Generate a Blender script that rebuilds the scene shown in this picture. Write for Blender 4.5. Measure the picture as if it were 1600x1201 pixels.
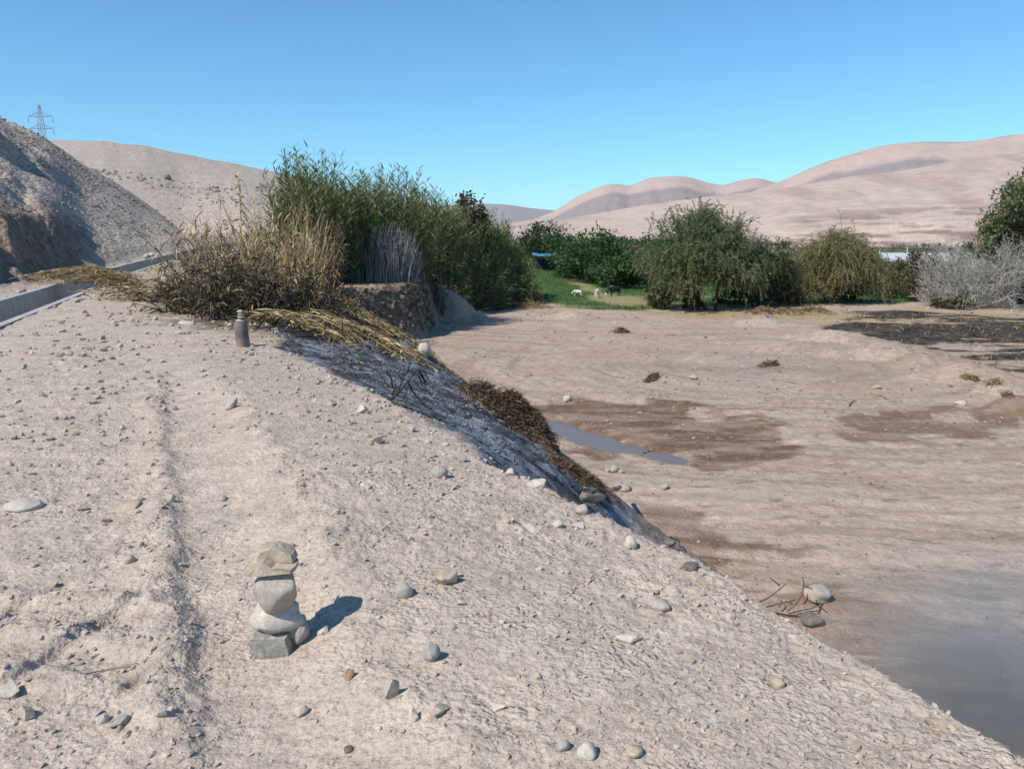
import bpy, bmesh, math, random
import numpy as np
from mathutils import Vector, Matrix

for o in list(bpy.data.objects):
    bpy.data.objects.remove(o, do_unlink=True)
scene = bpy.context.scene
COL = scene.collection
R = math.radians

# ------------------------------------------------------------------ camera
CAMH = 1.55
PITCH = R(10.5)
cam_d = bpy.data.cameras.new('camera')
cam_d.sensor_width = 36.0
cam_d.lens = 27.0
cam_d.clip_start = 0.05
cam_d.clip_end = 40000
cam = bpy.data.objects.new('camera', cam_d)
COL.objects.link(cam)
cam.location = (0, 0, CAMH)
cam.rotation_euler = (R(90) - PITCH, 0, 0)
scene.camera = cam
# ------------------------------------------------------------------ sky and sun
SHADOW_AZ = R(40)       # direction the shadows fall, measured from +x towards +y
SUN_EL = R(47)
sun_vec = Vector((-math.cos(SHADOW_AZ) * math.cos(SUN_EL), -math.sin(SHADOW_AZ) * math.cos(SUN_EL), math.sin(SUN_EL)))
world = bpy.data.worlds.new('World')
scene.world = world
world.use_nodes = True
wn = world.node_tree.nodes
wl = world.node_tree.links
wn.clear()
sky = wn.new('ShaderNodeTexSky')
sky.sky_type = 'NISHITA'
sky.sun_disc = False
sky.sun_elevation = SUN_EL
sky.sun_rotation = math.atan2(sun_vec.x, sun_vec.y)
sky.altitude = 300
sky.air_density = 1.0
sky.dust_density = 0.0
sky.ozone_density = 2.0
bg = wn.new('ShaderNodeBackground')
bg.inputs['Strength'].default_value = 0.104
wo = wn.new('ShaderNodeOutputWorld')
wb = wn.new('ShaderNodeMix')          # white balance of the phone camera, the same all over the sky
wb.data_type = 'RGBA'
wb.blend_type = 'MULTIPLY'
wb.inputs[0].default_value = 1.0
wb.inputs[7].default_value = (.58, 1.0, 1.20, 1)
wl.new(sky.outputs['Color'], wb.inputs[6])
wl.new(wb.outputs[2], bg.inputs['Color'])
wl.new(bg.outputs['Background'], wo.inputs['Surface'])
sun_d = bpy.data.lights.new('sun', 'SUN')
sun_d.energy = 4.2
sun_d.angle = R(0.53)
sun_d.color = (1.0, 0.95, 0.88)
sun = bpy.data.objects.new('sun', sun_d)
COL.objects.link(sun)
sun.rotation_euler = sun_vec.to_track_quat('Z', 'Y').to_euler()
scene.view_settings.view_transform = 'Standard'
scene.view_settings.look = 'None'
scene.view_settings.gamma = 1.0
scene.view_settings.use_curve_mapping = False
scene.view_settings.exposure = 0.38
scene.render.engine = 'CYCLES'
scene.cycles.volume_bounces = 0
scene.cycles.transparent_max_bounces = 12

# ------------------------------------------------------------------ numpy helpers
rng = np.random.default_rng(7)
random.seed(7)


_TAB = np.random.default_rng(11).random((64, 256 * 256)).astype(np.float32)


def vn(x, y, seed=0):
    x = np.asarray(x, np.float32); y = np.asarray(y, np.float32)
    tab = _TAB[seed % 64]
    fx0 = np.floor(x); fy0 = np.floor(y)
    fx = x - fx0; fy = y - fy0
    ix = fx0.astype(np.int32) & 255; iy = (fy0.astype(np.int32) & 255) << 8
    ix1 = (ix + 1) & 255; iy1 = (iy + 256) & 65535
    fx = fx * fx * (3 - 2 * fx); fy = fy * fy * (3 - 2 * fy)
    a = tab.take(ix + iy); b = tab.take(ix1 + iy)
    c = tab.take(ix + iy1); d = tab.take(ix1 + iy1)
    a += (b - a) * fx
    c += (d - c) * fx
    return (a + (c - a) * fy) * 2 - 1


def fbm(x, y, oct=4, seed=0, gain=0.5):
    s = 0; a = 1.0; t = 0
    for i in range(oct):
        ca, sa = math.cos(0.6 * i + .3), math.sin(0.6 * i + .3)
        s = s + a * vn((x * ca - y * sa) * 2 ** i, (x * sa + y * ca) * 2 ** i, seed + i * 17)
        t += a; a *= gain
    return s / t


def sstep(a, b, x):
    t = np.clip((np.asarray(x, float) - a) / (b - a), 0, 1)
    return t * t * (3 - 2 * t)


def lerp(a, b, t):
    return a + (b - a) * t


SP, CP = math.sin(PITCH), math.cos(PITCH)


def ray(u, v):
    """photo pixel (1600 wide) -> x, y, z of the viewing direction with y scaled to 1"""
    s = (v - 600.5) / 1200.0
    dn = SP + CP * s
    fw = CP - SP * s
    return (u - 800.0) / 1200.0 / fw, 1.0, -dn / fw


def at(u, v, y):
    r = ray(u, v)
    return Vector((r[0] * y, y, CAMH + r[2] * y))


def on_plane(u, v, z):
    r = ray(u, v)
    y = (z - CAMH) / r[2]
    return r[0] * y, y


# ------------------------------------------------------------------ terrain shape
def curve(knots):
    ky = np.array([k[0] for k in knots], float); kx = np.array([k[1] for k in knots], float)
    gy = np.linspace(ky[0], ky[-1], 6000)
    gx = np.interp(gy, ky, kx)
    return lambda y: np.interp(y, gy, gx)


FLOOR = -3.2
crest_x = curve([(-30, 15.5), (-5, 4.9), (0, 2.55), (2.07, 1.58), (3.25, .92), (4.47, .34), (6.47, -.66), (8.66, -1.9), (11.4, -3.4), (14.2, -4.5), (18, -5.3),
                 (23, -6.0), (28, -7.1), (33, -7.7), (35.6, -7.6), (37.3, -5.3), (42, -4.9), (47, -5.3), (53, -4.4), (60, -1.6), (68, .0), (78, -.6), (95, -7), (130, -20), (400, -100), (3000, -700)])
toe_x = curve([(-30, 20.5), (-5, 9.4), (0, 7.1), (4, 5.3), (7, 4.2), (10.6, 2.7), (14.2, 1.9), (18, .75), (24.6, -1.3), (30, -3.6), (34, -5.5), (35.8, -5.6), (37.5, -4.5), (41, -4.2), (46, -4.5),
               (52, -3.6), (60, -.4), (68, 1.6), (78, 2.6), (95, 0), (130, -8), (400, -70), (3000, -600)])
canal_pts = [(-5.0, 0.0, 0.0), (-8.3, 8.6, 0.0), (-11.7, 17.5, 0.0), (-14.6, 25.2, 0.03), (-17.4, 32.2, .06), (-19.5, 41, .4), (-21.2, 50.4, .80), (-21.6, 58, 1.3), (-20.2, 66, 1.85), (-16.0, 75, 2.3)]
canal_x = curve([(-30, 6.5)] + [(p[1], p[0]) for p in canal_pts])
canal_z = curve([(-30, 0)] + [(p[1], p[2]) for p in canal_pts])


def sky_tan(pts):
    t = [ray(u, v)[0] for u, v in pts]; e = [ray(u, v)[2] for u, v in pts]
    return lambda q: np.interp(q, t, e)


near_sky = sky_tan([(-900, 165), (-300, 160), (-120, 165), (0, 185), (50, 207), (90, 229), (130, 256), (200, 298), (260, 342), (300, 384), (340, 396), (2000, 396)])
far_sky = sky_tan([(-600, 215), (90, 218), (160, 220), (230, 228), (300, 243), (380, 258), (450, 272), (520, 292), (600, 322), (700, 352), (800, 380), (2000, 380)])
foot_n = curve([(-1.6, 8.), (-.9, 15.0), (-.667, 23), (-.58, 29.5), (-.50, 40), (-.42, 53), (-.36, 60), (-.2, 70), (2, 75)])
ridge_n = curve([(-1.6, 70), (-.9, 80), (-.667, 86), (-.55, 96), (-.46, 106), (-.42, 110), (-.36, 115), (2, 120)])

MOUNDS = []    # x, y, rx, ry, h


def mound_px(u, v, w, h, ry=1.0, z=FLOOR):
    x, y = on_plane(u, v, z)
    MOUNDS.append((x, y, w / 1200 * y / 2, w / 1200 * y / 2 * ry, h / 1200 * y))


mound_px(700, 498, 120, 52, 1.0)
mound_px(655, 503, 70, 34, 1.0)
mound_px(893, 495, 70, 12, 1.4)
mound_px(1190, 505, 100, 14, 1.2)
mound_px(1300, 530, 150, 16, .7)
mound_px(1380, 556, 190, 26, .7)
mound_px(1440, 572, 130, 20, .8)
mound_px(1500, 592, 170, 28, .7)
mound_px(1555, 612, 120, 22, .8)
mound_px(1250, 545, 160, 12, 1.0)
mound_px(1590, 640, 120, 24, .8)
mound_px(1120, 560, 120, 8, 1.0)


def poly_world(px, z=FLOOR):
    return np.array([on_plane(u, v, z) for u, v in px])


def poly_sd(poly, x, y):
    """signed distance to a polygon, negative inside"""
    d = np.full(x.shape, 1e9); ins = np.zeros(x.shape, bool)
    n = len(poly)
    for i in range(n):
        a = poly[i]; b = poly[(i + 1) % n]
        e = b - a
        wx = x - a[0]; wy = y - a[1]
        h = np.clip((wx * e[0] + wy * e[1]) / (e @ e), 0, 1)
        d = np.minimum(d, np.hypot(wx - e[0] * h, wy - e[1] * h))
        c = ((a[1] <= y) & (b[1] > y)) | ((b[1] <= y) & (a[1] > y))
        with np.errstate(divide='ignore', invalid='ignore'):
            xi = a[0] + (y - a[1]) / (b[1] - a[1] if b[1] != a[1] else 1e-9) * e[0]
        ins ^= c & (x < xi)
    return np.where(ins, -d, d)


P_MUD = poly_world([(815, 632), (900, 622), (1000, 624), (1090, 640), (1160, 655), (1240, 690), (1190, 708), (1110, 720), (1040, 712), (985, 712), (930, 700), (870, 674)])
P_MUD2 = poly_world([(1290, 650), (1400, 640), (1500, 648), (1600, 640), (1660, 650), (1560, 668), (1450, 684), (1350, 680)])
P_MUD3 = poly_world([(960, 800), (1060, 795), (1180, 822), (1300, 850), (1280, 880), (1150, 892), (1080, 885)])
P_MUD4 = poly_world([(1180, 960), (1300, 940), (1400, 955), (1560, 1000), (1750, 1020), (1750, 1300), (1400, 1300), (1200, 1080)])
P_PUD1 = poly_world([(838, 648), (870, 653), (910, 665), (950, 677), (985, 686), (1006, 693), (985, 697), (945, 691), (905, 680), (872, 666)])
P_PUD2 = poly_world([(1015, 698), (1045, 700), (1075, 708), (1060, 713), (1030, 709)])
PUD_C = P_PUD1.mean(0)
P_ASH = poly_world([(1300, 492), (1420, 488), (1600, 494), (1900, 500), (1900, 600), (1600, 585), (1560, 584), (1470, 556), (1400, 540), (1370, 525), (1320, 510)])
P_STRAW = poly_world([(1040, 490), (1200, 488), (1400, 478), (1600, 482), (2000, 484), (2000, 560), (1600, 545), (1400, 520), (1250, 499), (1100, 494)])
P_FIELD = np.array([on_plane(u, v, FLOOR) for u, v in [(790, 455), (850, 470), (880, 481), (930, 486), (1010, 487), (1060, 482), (1200, 475), (1420, 472), (1600, 472), (1900, 474)]]
                   + [(120, 75), (120, 190), (-10, 190), (-16, 100), (-4, 78)])


def height(x, y, micro=True):
    x = np.asarray(x, float); y = np.asarray(y, float)
    r = np.hypot(x, y)
    t = x / np.maximum(y, 0.5)
    wob = .22 * fbm(x * .6, y * .6, 3, 5) + .07 * fbm(x * 3, y * 3, 3, 9)
    far = sstep(60, 100, y)
    xc = crest_x(y) + wob; xt = toe_x(y) + wob * .6
    q = np.clip((x - xc) / np.maximum(xt - xc, .4), 0, 1)
    conc = sstep(5.0, 9.5, y)
    drop = lerp(1 - (1 - q) ** 1.25, .30 * q + .70 * q ** 1.8, conc)
    # the bank the camera stands on
    s = (x - xc) * .88
    zb = .03 * fbm(x * .5, y * .5, 2, 3)
    zb = zb + .085 * np.exp(-((s + 1.15) / .75) ** 2) * sstep(14, 7, y)
    zb = zb + (-.45) * sstep(16, 32, y) * sstep(-14, -8, x)
    rise = sstep(32, 75, y) * 2.3 * sstep(-7, -15, x)
    zb = zb + rise
    # tyre rut on the bank
    if micro:
        ra = x - np.interp(y, [-2, 2.8, 7.65, 9.5, 12], [1.0, -1.27, -3.55, -4.3, -5.6])
        ra = ra + .05 * fbm(y * 2.2, x * 0, 3, 31) + .025 * fbm(x * 9, y * 9, 3, 33) + .05 * fbm(x * 3, y * 3, 2, 34)
        wdt = .62
        prof = sstep(-.06, .05, ra) * (1 - sstep(wdt * .5, wdt, ra))
        ledge = np.exp(-((ra + .10) / .12) ** 2) * .035 + np.exp(-((ra - wdt - .12) / .16) ** 2) * .03
        fade = sstep(9.5, 7.0, y) * sstep(1.5, 2.3, y)
        zb = zb + fade * (-.034 * prof * (.75 + .6 * fbm(x * 1.2, y * 1.2, 2, 78)) + ledge * (.7 + 1.1 * fbm(x * 6, y * 6, 2, 77)))
        # crawler cleat marks across the left foreground
        lm = sstep(-1.25, -1.5, x + .45 * (y - 2.9)) * sstep(3.4, 3.1, y) * sstep(2.35, 2.5, y)
        ph = (y * 1.0 + x * .18) * 3.6 + .25 * fbm(x * 2, y * 2, 2, 41)
        zb = zb + lm * .032 * sstep(.15, .6, np.abs((ph % 1) - .5) * 2 - .15)
        ph2 = (x - .25 * y) * 2.1 + .15 * fbm(x * 3, y * 3, 2, 43)
        zb = zb - lm * .036 * sstep(.76, .92, np.abs((ph2 % 1) - .5) * 2)
        lm2 = sstep(-1.6, -2.4, x + .45 * (y - 2.9)) * sstep(4.5, 5.5, y) * sstep(12, 9, y)
        zb = zb + lm2 * .04 * fbm(x * .35 + 3, y * 4.2 + x * .3, 3, 47)
    # hills left of the canal
    xcan = canal_x(y)
    y0 = foot_n(t); y1 = ridge_n(t)
    p = np.clip((y - y0) / (y1 - y0), 0, 1)
    zr = CAMH + near_sky(t) * y1 + .25 * fbm(x * .35, y * .35, 3, 71)
    face = sstep(-.53, -.60, t) * (.85 + .3 * fbm(t * 26, y * .05, 2, 19))
    jag = .05 * (fbm(x * .55, y * .55, 4, 23) + .5 * fbm(t * 14, y * .1, 3, 24)) * face
    pp = np.clip(p + jag, 0, 1)
    cut = sstep(.06, .13, pp)
    prof = (1 - face) * (pp ** 1.1) + face * (cut * .17 + .83 * np.clip((pp - .10) / .90, 0, 1) ** 1.05)
    st2_ = sstep(.36, .40, pp + .05 * fbm(x * .25, y * .25, 3, 27)) - .9 * sstep(.40, .62, pp)
    prof = prof + .10 * face * st2_ * sstep(.2, .5, fbm(t * 9, y * .02, 2, 29) + .45)
    zl_n = np.where((zr > zb) & (p > 0), zb + (zr - zb) * prof, zb)
    yf0 = np.interp(t, [-1, -.5, -.42, -.34, -.2, 0], [100, 104, 108, 98, 95, 105]); yf1 = 195.0
    pf = np.clip((y - yf0) / (yf1 - yf0), 0, 1)
    zf = CAMH + far_sky(t) * yf1
    gul = 1.0 * fbm(t * 14, y * .012, 3, 55) * pf * (1 - pf) * 2
    zl_f = np.where(zf > zb, zb + (zf - zb) * (pf ** .92) + gul, zb)
    back = sstep(195, 300, y)
    zl_f = zl_f + back * 4.0 * sstep(-.3, -.6, t)
    zl = np.maximum(zl_n, zl_f)
    zl = zl + (np.abs(zl - zb) > .15) * .10 * np.clip((zl - zb) * .6, 0, 1) * fbm(x * .5, y * .5, 4, 61)
    onleft = sstep(0, 1, (xcan - .9 - x)) * 1.0
    beyond = sstep(72, 80, y)
    m = np.maximum(onleft, beyond) * sstep(1.0, 4.0, xc - x)
    zleft = zb + (zl - zb) * m
    # dry channel for the canal
    dcan = np.abs(x - xcan) * .93
    zc = canal_z(y)
    cutm = (1 - sstep(.66, .72, dcan)) * sstep(76, 74, y)
    shoulder = (1 - sstep(.8, 2.4, dcan)) * sstep(76, 70, y)
    zleft = lerp(zleft, zc - .06 + .03 * fbm(x * 2, y * 2, 2, 8), shoulder)
    zleft = lerp(zleft, zc - 1.0, cutm)
    # quarry floor / fields
    fl = FLOOR - .002 * np.maximum(r - 100, 0)
    fl = np.maximum(fl, -9.0)
    rise_f = sstep(20, -5, x) * sstep(62, 105, y) * 2.0
    fl = fl + rise_f
    fl = fl + .07 * fbm(x * .25, y * .25, 3, 90) * sstep(0, 3, x - xt + 3)
    for (mx, my, rx, ry, h) in MOUNDS:
        d2 = ((x - mx) / rx) ** 2 + ((y - my) / ry) ** 2
        d2 = d2 * (1 + .6 * fbm(x * 1.1, y * 1.1, 4, 93))
        fl = fl + h * np.clip(1 - np.sqrt(d2 + .01), 0, 1) ** .9
    if micro:
        # machine tracks on the floor
        nearf = sstep(80, 40, y)
        tr = fbm(x * .2 + .6 * fbm(x * .1, y * .1, 2, 4), y * 1.2 + x * .12 + 1.2 * fbm(x * .12, y * .12, 2, 6), 4, 101)
        fl = fl + .03 * tr * nearf * sstep(14, 22, y) + .05 * np.maximum(fbm(x * .9, y * 2.4, 4, 103), 0) * nearf
        # curved tracks nearer by
        cx, cy = 10.0, 29.0
        rr = np.hypot((x - cx) * .75, y - cy)
        tr2 = fbm(rr * 3.3, np.arctan2(y - cy, x - cx) * 2.5, 4, 113)
        fl = fl + .06 * tr2 * sstep(40, 26, y)
        fl = fl + .16 * np.maximum(fbm(x * .22, y * .34, 4, 105) - .05, 0) * sstep(22, 34, y) * nearf
        for PP, dep in ((P_MUD, .10), (P_MUD2, .05), (P_MUD3, .05), (P_MUD4, .06)):
            c = PP.mean(0); rad = np.max(np.hypot(*(PP - c).T)) + 3
            k = np.hypot(x - c[0], y - c[1]) < rad
            if k.any():
                sd = np.full(x.shape, 9.0)
                sd[k] = poly_sd(PP, x[k], y[k])
                inn = sstep(.5, -.5, sd)
                fl = fl - inn * dep
                fl = fl + inn * .05 * fbm(x * .8, y * 3.2 + .6 * x, 3, 131) + inn * .035 * np.abs(fbm(x * 5, y * 5, 2, 133))
        sdp = np.hypot(x - PUD_C[0], y - PUD_C[1])
        k = sdp < 14
        if k.any():
            sa = np.full(x.shape, 9.0)
            sa[k] = np.minimum(poly_sd(P_PUD1, x[k], y[k]), poly_sd(P_PUD2, x[k], y[k]))
            fl = lerp(fl, FLOOR - .06 + .05 * fbm(x * 1.1, y * 1.1, 3, 138), sstep(2.4, .9, sa))
        for PP in (P_PUD1, P_PUD2):
            c = PP.mean(0); rad = np.max(np.hypot(*(PP - c).T)) + 2
            k = np.hypot(x - c[0], y - c[1]) < rad
            if k.any():
                sd = np.full(x.shape, 9.0)
                sd[k] = poly_sd(PP, x[k], y[k])
                tgt = FLOOR - .24
                sd = sd + .35 * fbm(x * 1.3, y * 1.3, 4, 137)
                fl = lerp(fl, np.minimum(fl, tgt), sstep(.45, -.15, sd))
    z = lerp(zleft, fl, drop)
    # gullied slope and scarp
    band = q * (1 - q) * 4
    z = z + band * (.14 * fbm(x * .9, y * .9, 4, 141) + .09 * fbm(x * 3.1, y * 3.1, 3, 143) + .045 * np.abs(fbm(x * 8, y * 8, 3, 145)) * sstep(40, 25, y)) * sstep(90, 60, y)
    wall = sstep(32, 34, y) * sstep(44, 42, y)
    z = z + wall * band * (.30 * fbm(x * 1.7, y * 1.7, 4, 147) + .18 * fbm(x * 5, y * 5, 3, 149))
    if micro:
        nr = sstep(45, 12, r)
        cl = fbm(x * 2.2, y * 2.2, 3, 151)
        rough = np.clip(.55 + .9 * fbm(x * .8, y * .8, 2, 153), .12, 1.4)
        rut_smooth = 1 - .75 * (fade * sstep(0, .1, ra) * (1 - sstep(wdt, wdt + .12, ra)))
        bankm = 1 - drop
        cam_m = 1 - cutm
        z = z + nr * rough * rut_smooth * cam_m * (.018 * cl * (.35 + .65 * bankm) + (.35 + .65 * bankm) * (.018 * np.abs(fbm(x * 7, y * 7, 3, 157)) + .022 * np.maximum(fbm(x * 16, y * 16, 2, 159) - .12, -.1) * sstep(-.2, .4, fbm(x * 1.3, y * 1.3, 2, 160)) + .010 * np.maximum(fbm(x * 41, y * 41, 2, 161), -.15)))
        z = z + sstep(10, 25, r) * cam_m * .03 * fbm(x * 3.0, y * 3.0, 3, 163) * sstep(120, 60, r) * (.5 + .5 * bankm)
        hl = np.clip((zl - zb) * .7, 0, 1) * m * cam_m
        z = z + hl * (.15 * np.maximum(fbm(x * 1.2, y * 1.2, 3, 167), -.15) + .08 * fbm(x * 3.4, y * 3.4, 2, 169)) * sstep(200, 110, y)
    return z


def hgt(x, y):
    return float(height(np.array([x]), np.array([y]))[0])


def hit(u, v, ymax=400):
    """where the viewing ray of a photo pixel meets the ground"""
    r = ray(u, v)
    ys = np.geomspace(1.2, ymax, 1500)
    xs = r[0] * ys; zs = CAMH + r[2] * ys
    hh = height(xs, ys)
    k = np.nonzero(zs < hh)[0]
    i = k[0] if len(k) else len(ys) - 1
    if i > 0 and len(k):
        a = zs[i - 1] - hh[i - 1]; b = hh[i] - zs[i]
        f = a / max(a + b, 1e-9)
        y = ys[i - 1] + f * (ys[i] - ys[i - 1])
    else:
        y = ys[i]
    x = r[0] * y
    return Vector((x, y, hgt(x, y)))


# ------------------------------------------------------------------ mesh and material helpers
def make_mesh(name, verts, faces, mat=None, attrs=None, smooth=False, cols=None):
    """verts (n,3); faces (m,3) or (m,4), or a list of such arrays"""
    verts = np.asarray(verts, np.float32).reshape(-1, 3)
    fl = faces if isinstance(faces, list) else [faces]
    fl = [np.asarray(f, np.int32) for f in fl if len(f)]
    me = bpy.data.meshes.new(name)
    me.vertices.add(len(verts))
    me.vertices.foreach_set('co', verts.ravel())
    nl = sum(f.size for f in fl); nf = sum(len(f) for f in fl)
    me.loops.add(nl); me.polygons.add(nf)
    me.loops.foreach_set('vertex_index', np.concatenate([f.ravel() for f in fl]))
    st = []; c = 0
    for f in fl:
        k = f.shape[1]
        st.append(c + np.arange(len(f), dtype=np.int32) * k); c += f.size
    me.polygons.foreach_set('loop_start', np.concatenate(st).astype(np.int32))
    me.polygons.foreach_set('use_smooth', np.full(nf, smooth, bool))
    me.update(calc_edges=True)
    for k, a in (attrs or {}).items():
        at_ = me.attributes.new(k, 'FLOAT', 'POINT')
        at_.data.foreach_set('value', np.asarray(a, np.float32))
    if cols is not None:
        ca = me.attributes.new('Col', 'FLOAT_COLOR', 'POINT')
        ca.data.foreach_set('color', np.concatenate([cols, np.ones((len(cols), 1))], 1).astype(np.float32).ravel())
    if mat is not None:
        me.materials.append(mat)
    return me


def link(name, me, parent=None, loc=None, rot=None):
    o = bpy.data.objects.new(name, me)
    COL.objects.link(o)
    if parent is not None:
        o.parent = parent
    if loc is not None:
        o.location = loc
    if rot is not None:
        o.rotation_euler = rot
    return o


def tag(o, label, cat, group=None, kind=None):
    o['label'] = label
    if cat:
        o['category'] = cat
    if group:
        o['group'] = group
    if kind:
        o['kind'] = kind
    return o


def thing(name, loc, label, cat, group=None, rz=0):
    o = link(name, None, None, loc, (0, 0, rz))
    o.empty_display_size = .1
    return tag(o, label, cat, group)


class NT:
    def __init__(self, name):
        self.m = bpy.data.materials.new(name)
        self.m.use_nodes = True
        self.n = self.m.node_tree.nodes
        self.l = self.m.node_tree.links
        self.n.clear()
        self.out = self.n.new('ShaderNodeOutputMaterial')

    def node(self, t, **kw):
        nd = self.n.new(t)
        for k, v in kw.items():
            setattr(nd, k, v)
        return nd

    def put(self, nd, name, v):
        if hasattr(v, 'is_linked') or isinstance(v, bpy.types.NodeSocket):
            self.l.new(v, nd.inputs[name])
        else:
            nd.inputs[name].default_value = v

    def math(self, op, a, b=0.5):
        nd = self.node('ShaderNodeMath', operation=op)
        self.put(nd, 0, a); self.put(nd, 1, b)
        return nd.outputs[0]

    def noise(self, scale, detail=4, rough=.55, vec=None, dist=0.0):
        nd = self.node('ShaderNodeTexNoise')
        nd.inputs['Scale'].default_value = scale
        nd.inputs['Detail'].default_value = detail
        nd.inputs['Roughness'].default_value = rough
        nd.inputs['Distortion'].default_value = dist
        if vec is not None:
            self.l.new(vec, nd.inputs['Vector'])
        return nd.outputs['Fac']

    def ramp(self, fac, stops):
        nd = self.node('ShaderNodeValToRGB')
        el = nd.color_ramp.elements
        el[0].position = stops[0][0]; el[0].color = (*stops[0][1], 1)
        el[1].position = stops[-1][0]; el[1].color = (*stops[-1][1], 1)
        for p, c in stops[1:-1]:
            e = el.new(p); e.color = (*c, 1)
        self.put(nd, 'Fac', fac)
        return nd.outputs['Color']

    def mix(self, fac, a, b, blend='MIX'):
        nd = self.node('ShaderNodeMix', data_type='RGBA', blend_type=blend)
        self.put(nd, 0, fac)
        for i, v in ((6, a), (7, b)):
            if isinstance(v, bpy.types.NodeSocket):
                self.l.new(v, nd.inputs[i])
            else:
                nd.inputs[i].default_value = (*v, 1)
        return nd.outputs[2]

    def attr(self, name):
        nd = self.node('ShaderNodeAttribute', attribute_name=name)
        return nd

    def bump(self, h, dist, strength=1.0, normal=None):
        nd = self.node('ShaderNodeBump')
        nd.inputs['Strength'].default_value = strength
        nd.inputs['Distance'].default_value = dist
        self.l.new(h, nd.inputs['Height'])
        if normal is not None:
            self.l.new(normal, nd.inputs['Normal'])
        return nd.outputs['Normal']

    def bsdf(self, color, rough=.9, normal=None, spec=.2, metallic=0.0):
        nd = self.node('ShaderNodeBsdfPrincipled')
        if isinstance(color, bpy.types.NodeSocket):
            self.l.new(color, nd.inputs['Base Color'])
        else:
            nd.inputs['Base Color'].default_value = (*color, 1)
        self.put(nd, 'Roughness', rough)
        nd.inputs['Specular IOR Level'].default_value = spec
        nd.inputs['Metallic'].default_value = metallic
        if normal is not None:
            self.l.new(normal, nd.inputs['Normal'])
        return nd

    def done(self, shader):
        self.l.new(shader.outputs[0], self.out.inputs['Surface'])
        return self.m

    def pos(self):
        return self.node('ShaderNodeNewGeometry').outputs['Position']

    def obj(self):
        return self.node('ShaderNodeTexCoord').outputs['Object']


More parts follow.
